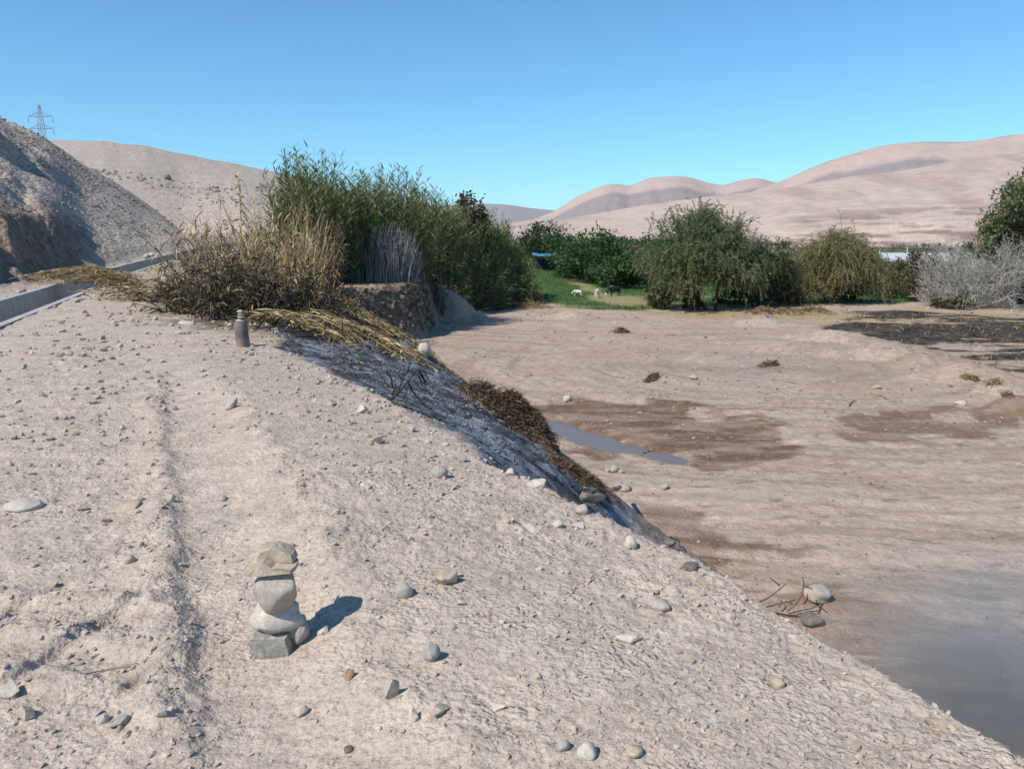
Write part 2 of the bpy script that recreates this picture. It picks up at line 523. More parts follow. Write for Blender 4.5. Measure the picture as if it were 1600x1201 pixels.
def m_ground():
    g = NT('ground_soil')
    p = g.pos()
    col = g.attr('Col').outputs['Color']
    wet = g.attr('wet').outputs['Fac']
    n1 = g.noise(42, 2, .5, p); n2 = g.noise(120, 1, .5, p); n3 = g.noise(4.5, 4, .68, p)
    v = g.math('ADD', g.math('MULTIPLY', n1, .55), g.math('MULTIPLY', n2, .45))
    wv = g.node('ShaderNodeVectorMath', operation='ADD')
    nz = g.node('ShaderNodeTexNoise')
    nz.inputs['Scale'].default_value = 22
    g.l.new(p, nz.inputs['Vector'])
    sc_ = g.node('ShaderNodeVectorMath', operation='SCALE')
    g.l.new(nz.outputs['Color'], sc_.inputs[0])
    sc_.inputs['Scale'].default_value = .05
    g.l.new(p, wv.inputs[0])
    g.l.new(sc_.outputs[0], wv.inputs[1])
    def vor(scale):
        vv = g.node('ShaderNodeTexVoronoi', feature='F1')
        vv.inputs['Scale'].default_value = scale
        g.l.new(wv.outputs[0], vv.inputs['Vector'])
        return vv.outputs['Distance']
    va = vor(40)
    patch = g.ramp(g.noise(2.2, 2, .6, p), [(.42, (.05, .05, .05)), (.66, (1, 1, 1))])
    f = g.ramp(v, [(.30, (.66, .66, .68)), (.5, (1, 1, 1)), (.70, (1.22, 1.21, 1.19))])
    c = g.mix(1.0, col, f, 'MULTIPLY')
    c = g.mix(1.0, c, g.ramp(n3, [(.3, (.80, .79, .79)), (.7, (1.13, 1.13, 1.13))]), 'MULTIPLY')
    n4 = g.noise(13, 2, .6, p)
    sx = g.node('ShaderNodeSeparateXYZ')
    g.l.new(p, sx.inputs[0])
    wob = g.math('MULTIPLY', g.noise(.25, 2, .5, p), 3.0)
    tx_ = g.math('MULTIPLY', g.math('SUBTRACT', sx.outputs['X'], 10.0), .75)
    ty_ = g.math('SUBTRACT', sx.outputs['Y'], 29.0)
    rad_ = g.math('SQRT', g.math('ADD', g.math('MULTIPLY', tx_, tx_), g.math('MULTIPLY', ty_, ty_)), 0)
    th_ = g.math('ARCTAN2', ty_, tx_)
    cb_ = g.node('ShaderNodeCombineXYZ')
    g.l.new(g.math('ADD', g.math('MULTIPLY', rad_, 2.6), wob), cb_.inputs[0])
    g.l.new(g.math('MULTIPLY', th_, 24.0), cb_.inputs[1])
    fk = g.noise(1.3, 6, .74, cb_.outputs[0], .5)
    fl = g.math('MULTIPLY', g.attr('flr').outputs['Fac'], g.ramp(fk, [(.54, (0, 0, 0)), (.62, (1, 1, 1))]))
    c = g.mix(g.math('MULTIPLY', fl, .8), c, (.23, .165, .12))
    rb = g.attr('rub').outputs['Fac']
    v2 = g.node('ShaderNodeTexVoronoi', feature='F1'); v2.inputs['Scale'].default_value = 4.2; g.l.new(p, v2.inputs['Vector'])
    rh = v2.outputs['Distance']
    rr_ = g.math('MULTIPLY', rb, g.math('MULTIPLY', g.noise(.35, 2, .6, p), 1.6))
    cell = g.node('ShaderNodeSeparateColor'); g.l.new(v2.outputs['Color'], cell.inputs[0])
    c = g.mix(g.math('MULTIPLY', rr_, .8), c, g.mix(1.0, c, g.ramp(cell.outputs[0], [(.0, (.50, .48, .47)), (.35, (.85, .84, .83)), (.8, (1.1, 1.09, 1.08)), (1.0, (1.35, 1.33, 1.3))]), 'MULTIPLY'))
    lk = g.math('MULTIPLY', g.attr('flr').outputs['Fac'], g.ramp(fk, [(.36, (1, 1, 1)), (.43, (0, 0, 0))]))
    c = g.mix(g.math('MULTIPLY', lk, .35), c, (.52, .44, .36))
    b = g.bump(n4, .032, .8)
    b = g.bump(g.math('MULTIPLY', fk, g.attr('flr').outputs['Fac']), .07, .8, b)
    b = g.bump(g.math('MULTIPLY', g.math('SUBTRACT', 1.2, rh), rr_), .16, .8, b)
    hv = g.math('MULTIPLY', va, patch)
    b = g.bump(g.math('SUBTRACT', 1.0, hv), .022, .55, b)
    b = g.bump(n1, .009, .75, b)
    b = g.bump(n2, .0045, .8, b)
    rough = g.math('SUBTRACT', .95, g.math('MULTIPLY', wet, .25))
    return g.done(g.bsdf(c, rough, b, .15))


def m_vcol(name, bumpscale=.05, dist=4.0, detail=.05):
    g = NT(name)
    p = g.pos()
    col = g.attr('Col').outputs['Color']
    n = g.noise(bumpscale, 8, .65, p)
    c = g.mix(1.0, col, g.ramp(n, [(.3, (.86, .86, .87)), (.7, (1.12, 1.11, 1.10))]), 'MULTIPLY')
    return g.done(g.bsdf(c, .95, g.bump(n, dist, .8), .1))


# ------------------------------------------------------------------ the ground, one sheet
def pmask(poly, x, y, soft, warp, freq, seed):
    c = poly.mean(0); rad = np.max(np.hypot(*(poly - c).T)) + soft * 2 + warp * 2
    k = np.hypot(x - c[0], y - c[1]) < rad
    sd = np.full(x.shape, 99.0)
    sd[k] = poly_sd(poly, x[k], y[k]) + warp * fbm(x[k] * freq, y[k] * freq, 4, seed)
    return sstep(soft, -soft, sd)


RUB = [None]


def ground_colours(x, y, z):
    C = np.empty((len(x), 3))
    C[:] = (.445, .362, .288)
    def mixc(m, c):
        m = np.clip(m, 0, 1)[:, None]
        C[:] = C * (1 - m) + np.array(c) * m
    r = np.hypot(x, y)
    wob = .22 * fbm(x * .6, y * .6, 3, 5) + .07 * fbm(x * 3, y * 3, 3, 9)
    xc = crest_x(y) + wob; xt = toe_x(y) + wob * .6
    q = np.clip((x - xc) / np.maximum(xt - xc, .4), 0, 1)
    t = x / np.maximum(y, .5)
    n_big = fbm(x * .3, y * .3, 4, 201); n_mid = fbm(x * 1.4, y * 1.4, 4, 203); n_f = fbm(x * 6, y * 6, 3, 205)
    mixc(.55 * sstep(0, .6, n_mid) * (q < .5), (.385, .32, .26))
    mixc(.5 * sstep(.1, .6, n_big), (.46, .365, .28))
    mixc(.35 * sstep(.1, .5, n_f) * sstep(25, 8, r), (.375, .315, .26))
    # quarry floor: a little pinker, streaked
    fm = sstep(.7, 1, q)
    mixc(fm * .85, (.43, .332, .258))
    st = fbm(x * .22, y * 1.0 + x * .14 + 1.5 * fbm(x * .1, y * .1, 2, 212), 5, 211)
    mixc(fm * .6 * sstep(.05, .4, st) * sstep(60, 45, y) * sstep(22, 32, y), (.29, .215, .165))
    mixc(fm * .6 * sstep(.12, .4, fbm(x * .55, y * .8, 5, 217)), (.36, .255, .18))
    rr = np.hypot((x - 10.0) * .75, y - 29.0)
    st2 = fbm(rr * 3.4, np.arctan2(y - 29, x - 10) * 2.5, 5, 213)
    mixc(fm * .7 * sstep(.05, .35, st2) * sstep(40, 28, y), (.30, .225, .17))
    mixc(fm * .7 * sstep(.05, .4, n_big) * sstep(60, 45, y), (.40, .29, .21))
    # wet mud
    wet = np.zeros(len(x))
    for PP, seed, k in ((P_MUD, 221, 1.0), (P_MUD2, 223, .8), (P_MUD3, 225, .85), (P_MUD4, 227, .55)):
        m = pmask(PP, x, y, .22, 1.9, .9, seed) * (.55 + .45 * sstep(-.3, .15, fbm(x * .7, y * 2.6, 4, seed + 1)))
        m = m * k * fm
        mixc(m, (.155, .092, .056)); wet = np.maximum(wet, m)
    for PP in (P_PUD1, P_PUD2):
        m = pmask(PP, x, y, .5, .3, 1.2, 229)
        mixc(m, (.14, .10, .08)); wet = np.maximum(wet, m)
    # slope: brown crumbly earth, ash where it burned
    sl = sstep(.02, .12, q) * sstep(1.0, .85, q)
    mixc(sl * .8 * (1 - sstep(42, 60, y)), (.27, .20, .15))
    xs = (x - xc)
    ash_w = np.interp(y, [3, 5, 7, 10, 13, 16, 20, 26, 30], [1.0, 1.5, 2.4, 3.4, 4.6, 5.2, 5.2, 3.8, 2.0])
    e = fbm(x * 1.1, y * 1.1, 4, 231)
    ash = sstep(-.05, .12, xs + .30 * e) * sstep(.4, -.4, xs - ash_w + .9 * e) * sstep(3.2, 4.5, y) * sstep(31, 26, y)
    g1 = .5 * fbm(x * 1.6, y * 1.6, 4, 233) + .8 * fbm(x * 7, y * 7, 4, 234)
    A = np.array((.04, .043, .048)); B = np.array((.22, .245, .275))
    mm = sstep(-.35, .45, g1)[:, None]
    ac = A * (1 - mm) + B * mm
    mk = (ash * .96)[:, None]
    C[:] = C * (1 - mk) + ac * mk
    # scorched earth under the dry canes on the bank
    pb = np.array([hitxy for hitxy in SCORCH])
    m = pmask(pb, x, y, .5, 1.0, .8, 235)
    mixc(m * .93, (.03, .029, .03))
    # straw litter round the canes
    m = pmask(LITTER, x, y, 1.2, 1.5, .5, 237) * sstep(-.3, .4, n_mid) * (1 - ash)
    mixc(m * .7, (.30, .225, .13))
    # scarp face
    sc = sstep(.03, .2, q) * sstep(1.0, .9, q) * sstep(26, 32, y) * sstep(62, 50, y)
    mixc(sc * .9, (.24, .18, .14))
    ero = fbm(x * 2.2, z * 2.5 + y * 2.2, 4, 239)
    scarp_shade = sstep(-.60, -.85, z + .15 * ero) * sstep(FLOOR + .1, FLOOR + .35, z) * sstep(32, 34, y) * sstep(44, 42.5, y) * sstep(-9, -8.5, x) * sstep(-3.4, -4.0, x)
    mixc(scarp_shade * .95, (.15, .108, .08))  # brown earth darkened further, painting the scarp's shade into its colour
    mixc(scarp_shade * .6 * sstep(.1, .4, ero), (.25, .19, .15))
    # burned field, straw and green field
    m = pmask(P_STRAW, x, y, 1.5, 3.0, .12, 241)
    mixc(m * .85 * sstep(-.5, .2, fbm(x * .2, y * .6, 3, 242)), (.36, .27, .13))
    m = pmask(P_ASH, x, y, .4, 4.0, .2, 243) * sstep(-.12, .06, .7 * fbm(x * .12, y * .5, 4, 244) + .5 * fbm(x * .8, y * 1.4, 4, 246) + .20)
    mixc(m * (.90 + .1 * sstep(-.2, .2, fbm(x * 2, y * 2, 3, 248))), (.017, .015, .015))
    m = pmask(P_FIELD, x, y, .8, 1.5, .25, 245) * fm
    fg = np.array((.055, .115, .028)); dry = np.array((.27, .22, .10))
    px_, py_ = on_plane(930, 468, FLOOR)
    path = np.exp(-(((x - px_) * .25 + (y - py_) * .05) + .0) ** 2 * 0) * 0
    dry_m = sstep(.10, .42, fbm(x * .10, y * .16, 4, 247))[:, None] * .65
    gc = fg * (1 - dry_m) + dry * dry_m
    mk = (m * .97)[:, None]
    C[:] = C * (1 - mk) + gc * mk
    # dry worn strip where the animals graze
    m2 = pmask(GRAZE, x, y, .8, 1.2, .3, 249)
    mixc(m2 * .85, (.30, .245, .13))
    # far valley fields
    fv = sstep(75, 110, y) * fm
    cell = vn(x * .012, y * .006, 251) + .3 * fbm(x * .03, y * .03, 3, 253)
    fieldc = np.where((cell > .1)[:, None], np.array((.05, .095, .03)), np.where((cell > -.35)[:, None], np.array((.13, .13, .06)), np.array((.26, .21, .15))))
    out = fv * (1 - m)
    C[:] = C * (1 - out[:, None]) + fieldc * out[:, None]
    # hillside left of the canal
    hl = sstep(.3, 1.5, z - .3 - 2.3 * sstep(32, 75, y)) * sstep(1.0, 4, xc - x) * (y > 10)
    RUB[0] = np.clip(hl + sstep(-1, -3, x - canal_x(y)) * (y > 12) * (y < 76), 0, 1)
    mixc(hl * .75, (.42, .355, .30))
    mixc(hl * .6 * sstep(.0, .5, n_mid), (.33, .28, .24))
    p = np.clip((y - foot_n(t)) / (ridge_n(t) - foot_n(t)), 0, 1)
    face = sstep(-.51, -.57, t) * sstep(.03, .08, p) * sstep(.24, .14, p + .05 * n_big) * (x < canal_x(y) - 1)
    mixc(face * .8, (.21, .15, .115))
    # bulldozed track up the far slope
    tx = np.interp(y, [100, 115, 135, 165, 196], [-44, -53, -66, -87, -112])
    trk = np.exp(-((x - tx) / (1.4 + .012 * y)) ** 2) * sstep(92, 102, y) * sstep(215, 190, y)
    mixc(trk * .8, (.42, .36, .30))
    # canal edge: strip of dry ground between canal and hill
    return C, wet


GRAZE = poly_world([(905, 432), (940, 447), (965, 452), (1005, 455), (1015, 464), (985, 467), (945, 463), (915, 450), (880, 437)], -2.6)
SCORCH = [hit(u, v)[:2] for u, v in [(255, 472), (300, 500), (360, 515), (430, 520), (520, 545), (600, 520), (560, 470), (420, 440), (300, 455)]]
LITTER = np.array([hit(u, v)[:2] for u, v in [(190, 448), (230, 480), (300, 510), (420, 545), (560, 575), (650, 545), (600, 470), (420, 400), (330, 400), (120, 415), (60, 400)]])


def build_ground():
    az_f = np.linspace(-40, 40, 550)
    az = np.concatenate([np.linspace(-180, -42, 60, endpoint=False), np.linspace(-42, -40, 3, endpoint=False), az_f, np.linspace(40.4, 42.3, 3), np.linspace(43, 180, 60)])
    az = np.radians(az[:-1])
    # rows about two pixels of the picture apart near by, then geometric
    rs = [.25, .5, .75, 1.0, 1.2]
    while rs[-1] < 9000:
        r = rs[-1]
        d = 0.0019 * r * r / 1.55 * 1.5
        d = min(d, r * ((.0075 if r < 45 else .011) if r < 150 else (.02 if r < 400 else .08)))
        rs.append(r + max(d, .003))
    rs = np.array(rs)
    A, RR = np.meshgrid(az, rs)
    X = (np.sin(A) * RR).ravel(); Y = (np.cos(A) * RR).ravel()
    Z = height(X, Y)
    nb = Y < 0
    n = len(az); m = len(rs)
    V = np.stack([X, Y, Z], 1)
    V = np.vstack([V, [[0, 0, hgt(0., .01)]]])
    i = np.arange(n); j = (i + 1) % n
    rows = np.arange(m - 1)[:, None] * n
    quads = np.stack([rows + i, rows + n + i, rows + n + j, rows + j], -1).reshape(-1, 4)
    quads = quads[:, ::-1]
    c = len(V) - 1
    tris = np.stack([i, j, np.full(n, c)], 1)[:, ::-1]
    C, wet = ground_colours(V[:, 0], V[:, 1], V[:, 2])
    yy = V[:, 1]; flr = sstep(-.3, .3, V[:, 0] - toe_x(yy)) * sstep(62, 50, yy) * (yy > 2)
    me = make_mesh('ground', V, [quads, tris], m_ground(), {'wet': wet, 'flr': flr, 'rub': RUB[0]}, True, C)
    o = link('ground', me)
    tag(o, 'dusty pale gravel bank dropping to a bulldozed valley floor with fields', None, None, 'structure')
    return o


ground = build_ground()


# ------------------------------------------------------------------ far hills
def hill(name, label, skyline, yr, yf, zf, prof, colour, cols=420, rows=120, seed=0, rough=1.0, back=1.6):
    us = np.linspace(skyline[0][0], skyline[-1][0], cols)
    sv = np.interp(us, [p[0] for p in skyline], [p[1] for p in skyline])
    sv = sv + np.convolve(np.random.default_rng(seed).normal(0, 1, cols), np.ones(9) / 9, 'same') * .6
    k = np.ones(7) / 7
    sv = np.convolve(np.pad(sv, 3, 'edge'), k, 'valid')
    rr = np.array([ray(u, v) for u, v in zip(us, sv)])
    tx = rr[:, 0]; te = rr[:, 2]
    zr = CAMH + te * yr
    p = np.concatenate([np.linspace(0, .115, rows // 2, endpoint=False), np.linspace(.115, 1, rows - rows // 2), np.linspace(1.02, back, 14)])
    P, T = np.meshgrid(p, np.arange(cols), indexing='ij')
    Yv = yf + (yr - yf) * P
    Xv = tx[T] * Yv
    base = np.clip(P, 0, 1)
    f = prof(base, us[T])
    ZR = zr[T]
    Z = zf + (ZR - zf) * f
    gull = fbm(us[T] * .035 + P * 1.2, P * 2.0, 4, seed + 3) * 12 + fbm(us[T] * .12, P * 5, 3, seed + 5) * 4
    Z = Z + .55 * rough * gull * np.sin(np.pi * base) ** .8 * (ZR - zf) / 260
    Z = np.where(P > 1, ZR - (P - 1) * (ZR - zf) * .5, Z)
    V = np.stack([Xv, Yv, Z], -1).reshape(-1, 3)
    n = cols; m = len(p)
    i = np.arange(n - 1); rws = np.arange(m - 1)[:, None] * n
    quads = np.stack([rws + i, rws + i + 1, rws + n + i + 1, rws + n + i], -1).reshape(-1, 4)
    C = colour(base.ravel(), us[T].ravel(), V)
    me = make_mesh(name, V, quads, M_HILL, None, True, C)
    o = link(name, me)
    return tag(o, label, None, None, 'structure')


M_HILL = m_vcol('hill_sand', .035, 8.0)
SAND = np.array((.46, .35, .285))
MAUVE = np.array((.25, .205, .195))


def mixarr(a, b, m):
    return a * (1 - m[:, None]) + b * m[:, None]


def prof_front(p, u):
    # layered cliff at the foot, then a smooth apron
    cl = sstep(1100, 1250, u)
    ch = .19 * cl + .05
    strat = p / .10
    lev = np.floor(strat * 6) / 6 + sstep(.55, 1, (strat * 6) % 1) / 6
    cliff = np.clip(lev, 0, 1)
    low = np.where(p < .10, cliff * ch, ch + (1 - ch) * np.clip((p - .10) / .90, 0, 1) ** 1.12)
    spur = .05 * np.sin((u - 1150) * .006 - p * 2.0) * np.sin(np.pi * p)
    return low + spur


def col_front(p, u, V):
    C = np.tile(SAND, (len(p), 1))
    C = mixarr(C, np.array((.34, .245, .20)), .55 * sstep(-.05, .3, fbm(u * .014 + p * 3.5, p * 1.6, 5, 301)))
    C = mixarr(C, np.array((.30, .215, .18)), .3 * sstep(.15, .3, fbm(u * .05 + p * 8, p * 4, 4, 302)))
    C = mixarr(C, np.array((.50, .40, .32)), .5 * sstep(.1, .5, fbm(u * .01 - p, p * 4, 3, 303)))
    band = sstep(.12, .08, p) * sstep(1100, 1230, u)
    ln = sstep(.0, .3, fbm(u * .012, V[:, 2] * .20, 4, 305))
    C = mixarr(C, np.array((.22, .15, .12)), band * ln * .9)
    C = mixarr(C, np.array((.52, .42, .34)), band * (1 - ln) * .5)
    ln2 = sstep(.12, .25, fbm(u * .012, V[:, 2] * .22, 4, 307)) * sstep(.45, .12, p) * sstep(1150, 1300, u)
    return mixarr(C, np.array((.24, .165, .135)), ln2 * .8)


def prof_mid(p, u):
    # steep dark scarp half-way, gentle sandy top
    return np.interp(p, [0, .45, .56, 1], [0, .42, .64, 1])


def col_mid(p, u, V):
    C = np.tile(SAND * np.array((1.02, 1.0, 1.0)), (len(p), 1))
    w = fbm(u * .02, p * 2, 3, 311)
    band = sstep(.36, .44, p + .04 * w) * sstep(.70, .58, p + .04 * w)  # grey-mauve band across the steep step
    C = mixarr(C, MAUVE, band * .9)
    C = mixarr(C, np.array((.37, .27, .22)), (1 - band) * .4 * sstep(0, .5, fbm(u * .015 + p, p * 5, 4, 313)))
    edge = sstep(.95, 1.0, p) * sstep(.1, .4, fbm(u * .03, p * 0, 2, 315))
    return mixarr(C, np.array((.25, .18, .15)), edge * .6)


def col_far(p, u, V):
    return np.tile(np.array((.27, .22, .20)), (len(p), 1))


hill('hill', 'wide sandy hillside with a layered cliff along its foot', [(560, 384), (700, 372), (830, 352), (920, 336), (1010, 320), (1100, 308), (1200, 298), (1330, 276), (1430, 264), (1500, 249), (1600, 238), (1800, 205), (2100, 170), (2500, 165)],
     1700, 1050, -10, prof_front, col_front, 340, 110, 1)
hill('hill', 'broad sandy mountain with a dark grey band behind the hillside', [(1120, 330), (1180, 296), (1215, 286), (1250, 270), (1290, 253), (1360, 232), (1385, 226), (1440, 221), (1520, 222), (1560, 214), (1600, 209), (1700, 195), (1900, 180), (2300, 172), (2800, 172)],
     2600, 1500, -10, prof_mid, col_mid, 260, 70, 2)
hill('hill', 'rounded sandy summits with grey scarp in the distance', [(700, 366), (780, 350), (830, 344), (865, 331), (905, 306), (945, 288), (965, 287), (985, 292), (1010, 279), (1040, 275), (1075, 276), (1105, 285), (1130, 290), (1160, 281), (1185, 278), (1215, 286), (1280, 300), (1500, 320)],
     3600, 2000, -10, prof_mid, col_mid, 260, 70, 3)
hill('hill', 'low bluish mountain far away above the thicket', [(200, 340), (500, 335), (640, 326), (700, 320), (750, 318), (790, 319), (830, 325), (870, 329), (920, 336), (1000, 345), (1200, 350)],
     8200, 6000, -10, lambda p, u: p ** 1.1, col_far, 200, 30, 4, .6, 1.1)


# ------------------------------------------------------------------ plant and rock builders
def unit(v):
    return v / np.maximum(np.linalg.norm(v, axis=-1, keepdims=True), 1e-9)


def strips(P, D, L, W, droop, nseg, g, flat=0.0):
    """n tapering leaf strips starting at P along D, bending down; returns verts, quads, tint"""
    n = len(P)
    D = unit(np.asarray(D, float)); p = np.asarray(P, float).copy()
    side = unit(np.cross(D, unit(g.normal(0, 1, (n, 3)) * (1 - flat) + np.array([0, 0, flat]))))
    out = np.empty((n, nseg + 1, 2, 3))
    L = np.broadcast_to(L, (n,)); W = np.broadcast_to(W, (n,)); droop = np.broadcast_to(droop, (n,))
    d = D.copy()
    for k in range(nseg + 1):
        f = k / nseg
        w = W * (0.55 + 1.0 * f if f < .35 else .95 * (1 - f) / .65 * .95 + .05)
        out[:, k, 0] = p - side * (w * .5)[:, None]
        out[:, k, 1] = p + side * (w * .5)[:, None]
        p = p + d * (L / nseg)[:, None]
        d = unit(d + np.array([0, 0, -1.0]) * (droop / nseg * 2)[:, None])
    base = (np.arange(n) * (nseg + 1) * 2)[:, None]
    k = np.arange(nseg)[None] * 2
    q = np.stack([base + k, base + k + 1, base + k + 3, base + k + 2], -1).reshape(-1, 4)
    tint = np.repeat(g.random(n), (nseg + 1) * 2)
    return out.reshape(-1, 3), q, tint


def tubes(paths, rad, sides, g=None, closed=False):
    """paths (n,m,3), rad (n,m) -> verts, quads, tint"""
    paths = np.array(paths, float); n, m, _ = paths.shape
    rad = np.broadcast_to(rad, (n, m)).copy()
    if closed:
        rad[:, 0] = rad[:, -1] = 1e-4
        paths[:, 0] = paths[:, 1] * .97 + paths[:, 0] * .03; paths[:, -1] = paths[:, -2] * .97 + paths[:, -1] * .03
    tan = unit(np.gradient(paths, axis=1))
    ref = np.where(np.abs(tan[:, :1, 2:3]) > .8, np.array([1., 0, 0]), np.array([0, 0, 1.]))
    a = unit(np.cross(tan, ref)); b = np.cross(tan, a)
    th = np.arange(sides) / sides * 2 * np.pi
    ring = a[:, :, None] * np.cos(th)[:, None] + b[:, :, None] * np.sin(th)[:, None]
    V = paths[:, :, None] + ring * rad[:, :, None, None]
    base = (np.arange(n) * m * sides)[:, None, None]
    r = (np.arange(m - 1) * sides)[None, :, None]
    i = np.arange(sides)[None, None]; j = (i + 1) % sides
    q = np.stack([base + r + i, base + r + j, base + r + sides + j, base + r + sides + i], -1).reshape(-1, 4)
    tint = np.repeat((g or rng).random(n), m * sides)
    return V.reshape(-1, 3), q, tint


def join(parts):
    vs, fs, ts = [], [], []; c = 0
    for v, f, t in parts:
        vs.append(v); fs.append(f + c); ts.append(t); c += len(v)
    return np.vstack(vs), fs, np.concatenate(ts)


def plant_part(name, geo, mat, root, loc, smooth=False):
    v, f, t = geo
    me = make_mesh(name, v - np.array(loc), f, mat, {'tint': t}, smooth)
    return link(name, me, root)


def m_leaf(name, stops, trans=.25, rough=.6):
    g = NT(name)
    c = g.ramp(g.attr('tint').outputs['Fac'], stops)
    n = g.noise(3.0, 3, .6, g.pos())
    c = g.mix(1.0, c, g.ramp(n, [(.3, (.72, .74, .72)), (.7, (1.25, 1.22, 1.2))]), 'MULTIPLY')
    b = g.bsdf(c, rough, None, .25)
    if trans <= 0:
        return g.done(b)
    t = g.node('ShaderNodeBsdfTranslucent')
    g.l.new(c, t.inputs['Color'])
    mx = g.node('ShaderNodeMixShader')
    mx.inputs[0].default_value = trans
    g.l.new(b.outputs[0], mx.inputs[1]); g.l.new(t.outputs[0], mx.inputs[2])
    return g.done(mx)


def m_plain(name, c1, c2, scale=8, rough=.9, bump=.01, spec=.15):
    g = NT(name)
    p = g.obj()
    n = g.noise(scale, 6, .62, p)
    c = g.ramp(n, [(.32, c1), (.68, c2)])
    return g.done(g.bsdf(c, rough, g.bump(n, bump, .7), spec))


L_GREEN = m_leaf('cane_leaf_green', [(0, (.045, .08, .028)), (.40, (.09, .14, .048)), (.66, (.15, .20, .075)), (.80, (.25, .225, .10)), (1, (.38, .30, .15))], .3)
L_BRIGHT = m_leaf('cane_leaf_bright', [(0, (.055, .10, .032)), (.5, (.10, .165, .052)), (.8, (.16, .205, .075)), (1, (.32, .26, .13))], .3)
L_DRY = m_leaf('cane_leaf_dry', [(0, (.04, .028, .017)), (.25, (.15, .10, .048)), (.6, (.34, .24, .115)), (.9, (.48, .365, .19)), (1, (.58, .48, .29))], .12)
L_SCORCH = m_leaf('cane_leaf_scorched', [(0, (.02, .017, .014)), (.5, (.07, .05, .030)), (.8, (.17, .12, .06)), (1, (.33, .24, .12))], .1)
L_PEPPER = m_leaf('pepper_leaf', [(0, (.07, .11, .045)), (.4, (.135, .19, .08)), (.7, (.22, .23, .12)), (.85, (.21, .16, .085)), (1, (.20, .10, .06))], .35)
L_WILLOW = m_leaf('willow_leaf', [(0, (.16, .16, .065)), (.5, (.28, .26, .11)), (.8, (.36, .29, .14)), (1, (.31, .20, .11))], .35)
L_FIG = m_leaf('fig_leaf', [(0, (.025, .055, .018)), (.5, (.045, .095, .028)), (1, (.085, .14, .04))])
L_DARK = m_leaf('dark_leaf', [(0, (.018, .032, .013)), (.5, (.035, .055, .02)), (1, (.06, .08, .03))])
L_BROWN = m_leaf('brown_leaf', [(0, (.05, .035, .022)), (.5, (.11, .08, .045)), (1, (.18, .14, .07))], .15)
L_OLIVE = m_leaf('olive_leaf', [(0, (.05, .055, .022)), (.5, (.10, .10, .042)), (1, (.16, .15, .065))])
L_GRASS = m_leaf('grass_blade', [(0, (.035, .085, .018)), (.6, (.06, .13, .026)), (.88, (.10, .16, .04)), (1, (.30, .24, .10))])
L_RED = m_leaf('red_flower', [(0, (.25, .02, .015)), (1, (.45, .05, .03))])
T_GREEN = m_leaf('cane_stalk_green', [(0, (.10, .10, .04)), (1, (.20, .18, .08))], 0)
T_DRY = m_leaf('cane_stalk_dry', [(0, (.16, .11, .055)), (1, (.44, .33, .17))], 0)
T_GREY = m_leaf('cane_stalk_grey', [(0, (.07, .07, .07)), (.5, (.19, .20, .205)), (1, (.33, .345, .34))], 0)
T_CHAR = m_leaf('charred_twig', [(0, (.010, .010, .010)), (.8, (.028, .026, .025)), (1, (.07, .06, .05))], 0)
T_BARK = m_leaf('bark', [(0, (.05, .035, .025)), (1, (.14, .105, .075))], 0, .9)
T_GREYTWIG = m_leaf('bleached_twig', [(0, (.20, .18, .165)), (1, (.48, .44, .40))], 0)
T_BROWNTWIG = m_leaf('brown_twig', [(0, (.06, .04, .03)), (1, (.17, .115, .08))], 0)
T_DRIFT = m_leaf('driftwood', [(0, (.26, .21, .16)), (1, (.36, .29, .22))], 0)


def stalk_paths(P, h, lean, g, m=6, bend=.6):
    n = len(P)
    s = np.linspace(0, 1, m)
    ax = np.stack([lean[:, 0], lean[:, 1]], 1)
    off = ax[:, None, :] * (s ** 1.0)[None, :, None] * (1 - bend) + ax[:, None, :] * (s ** 2)[None, :, None] * bend
    ln = np.linalg.norm(lean, axis=1)
    zz = s[None] * np.sqrt(np.maximum(1 - np.minimum(ln, .97) ** 2, .03))[:, None]
    path = np.concatenate([off, zz[..., None]], 2) * h[:, None, None]
    return P[:, None] + path


def leaves_on(paths, per, lo, hi, L, W, droop, g, spread=.9, nseg=3, up=.6):
    n, m, _ = paths.shape
    f = lo + (hi - lo) * (np.arange(per)[None] + g.random((n, per))) / per
    k = f * (m - 1); i = np.minimum(k.astype(int), m - 2); w = (k - i)[..., None]
    idx = np.arange(n)[:, None]
    P = paths[idx, i] * (1 - w) + paths[idx, i + 1] * w
    T = unit(paths[idx, i + 1] - paths[idx, i])
    az = g.random((n, per)) * 2 * np.pi
    O = np.stack([np.cos(az), np.sin(az), np.zeros_like(az)], -1)
    D = T * up + O * spread
    LL = L * (.6 + .8 * g.random((n, per))) * (1.15 - .5 * f)
    return strips(P.reshape(-1, 3), D.reshape(-1, 3), LL.ravel(), (W * (.7 + .6 * g.random((n, per)))).ravel(), (droop * (.6 + .8 * g.random((n, per)))).ravel(), nseg, g)


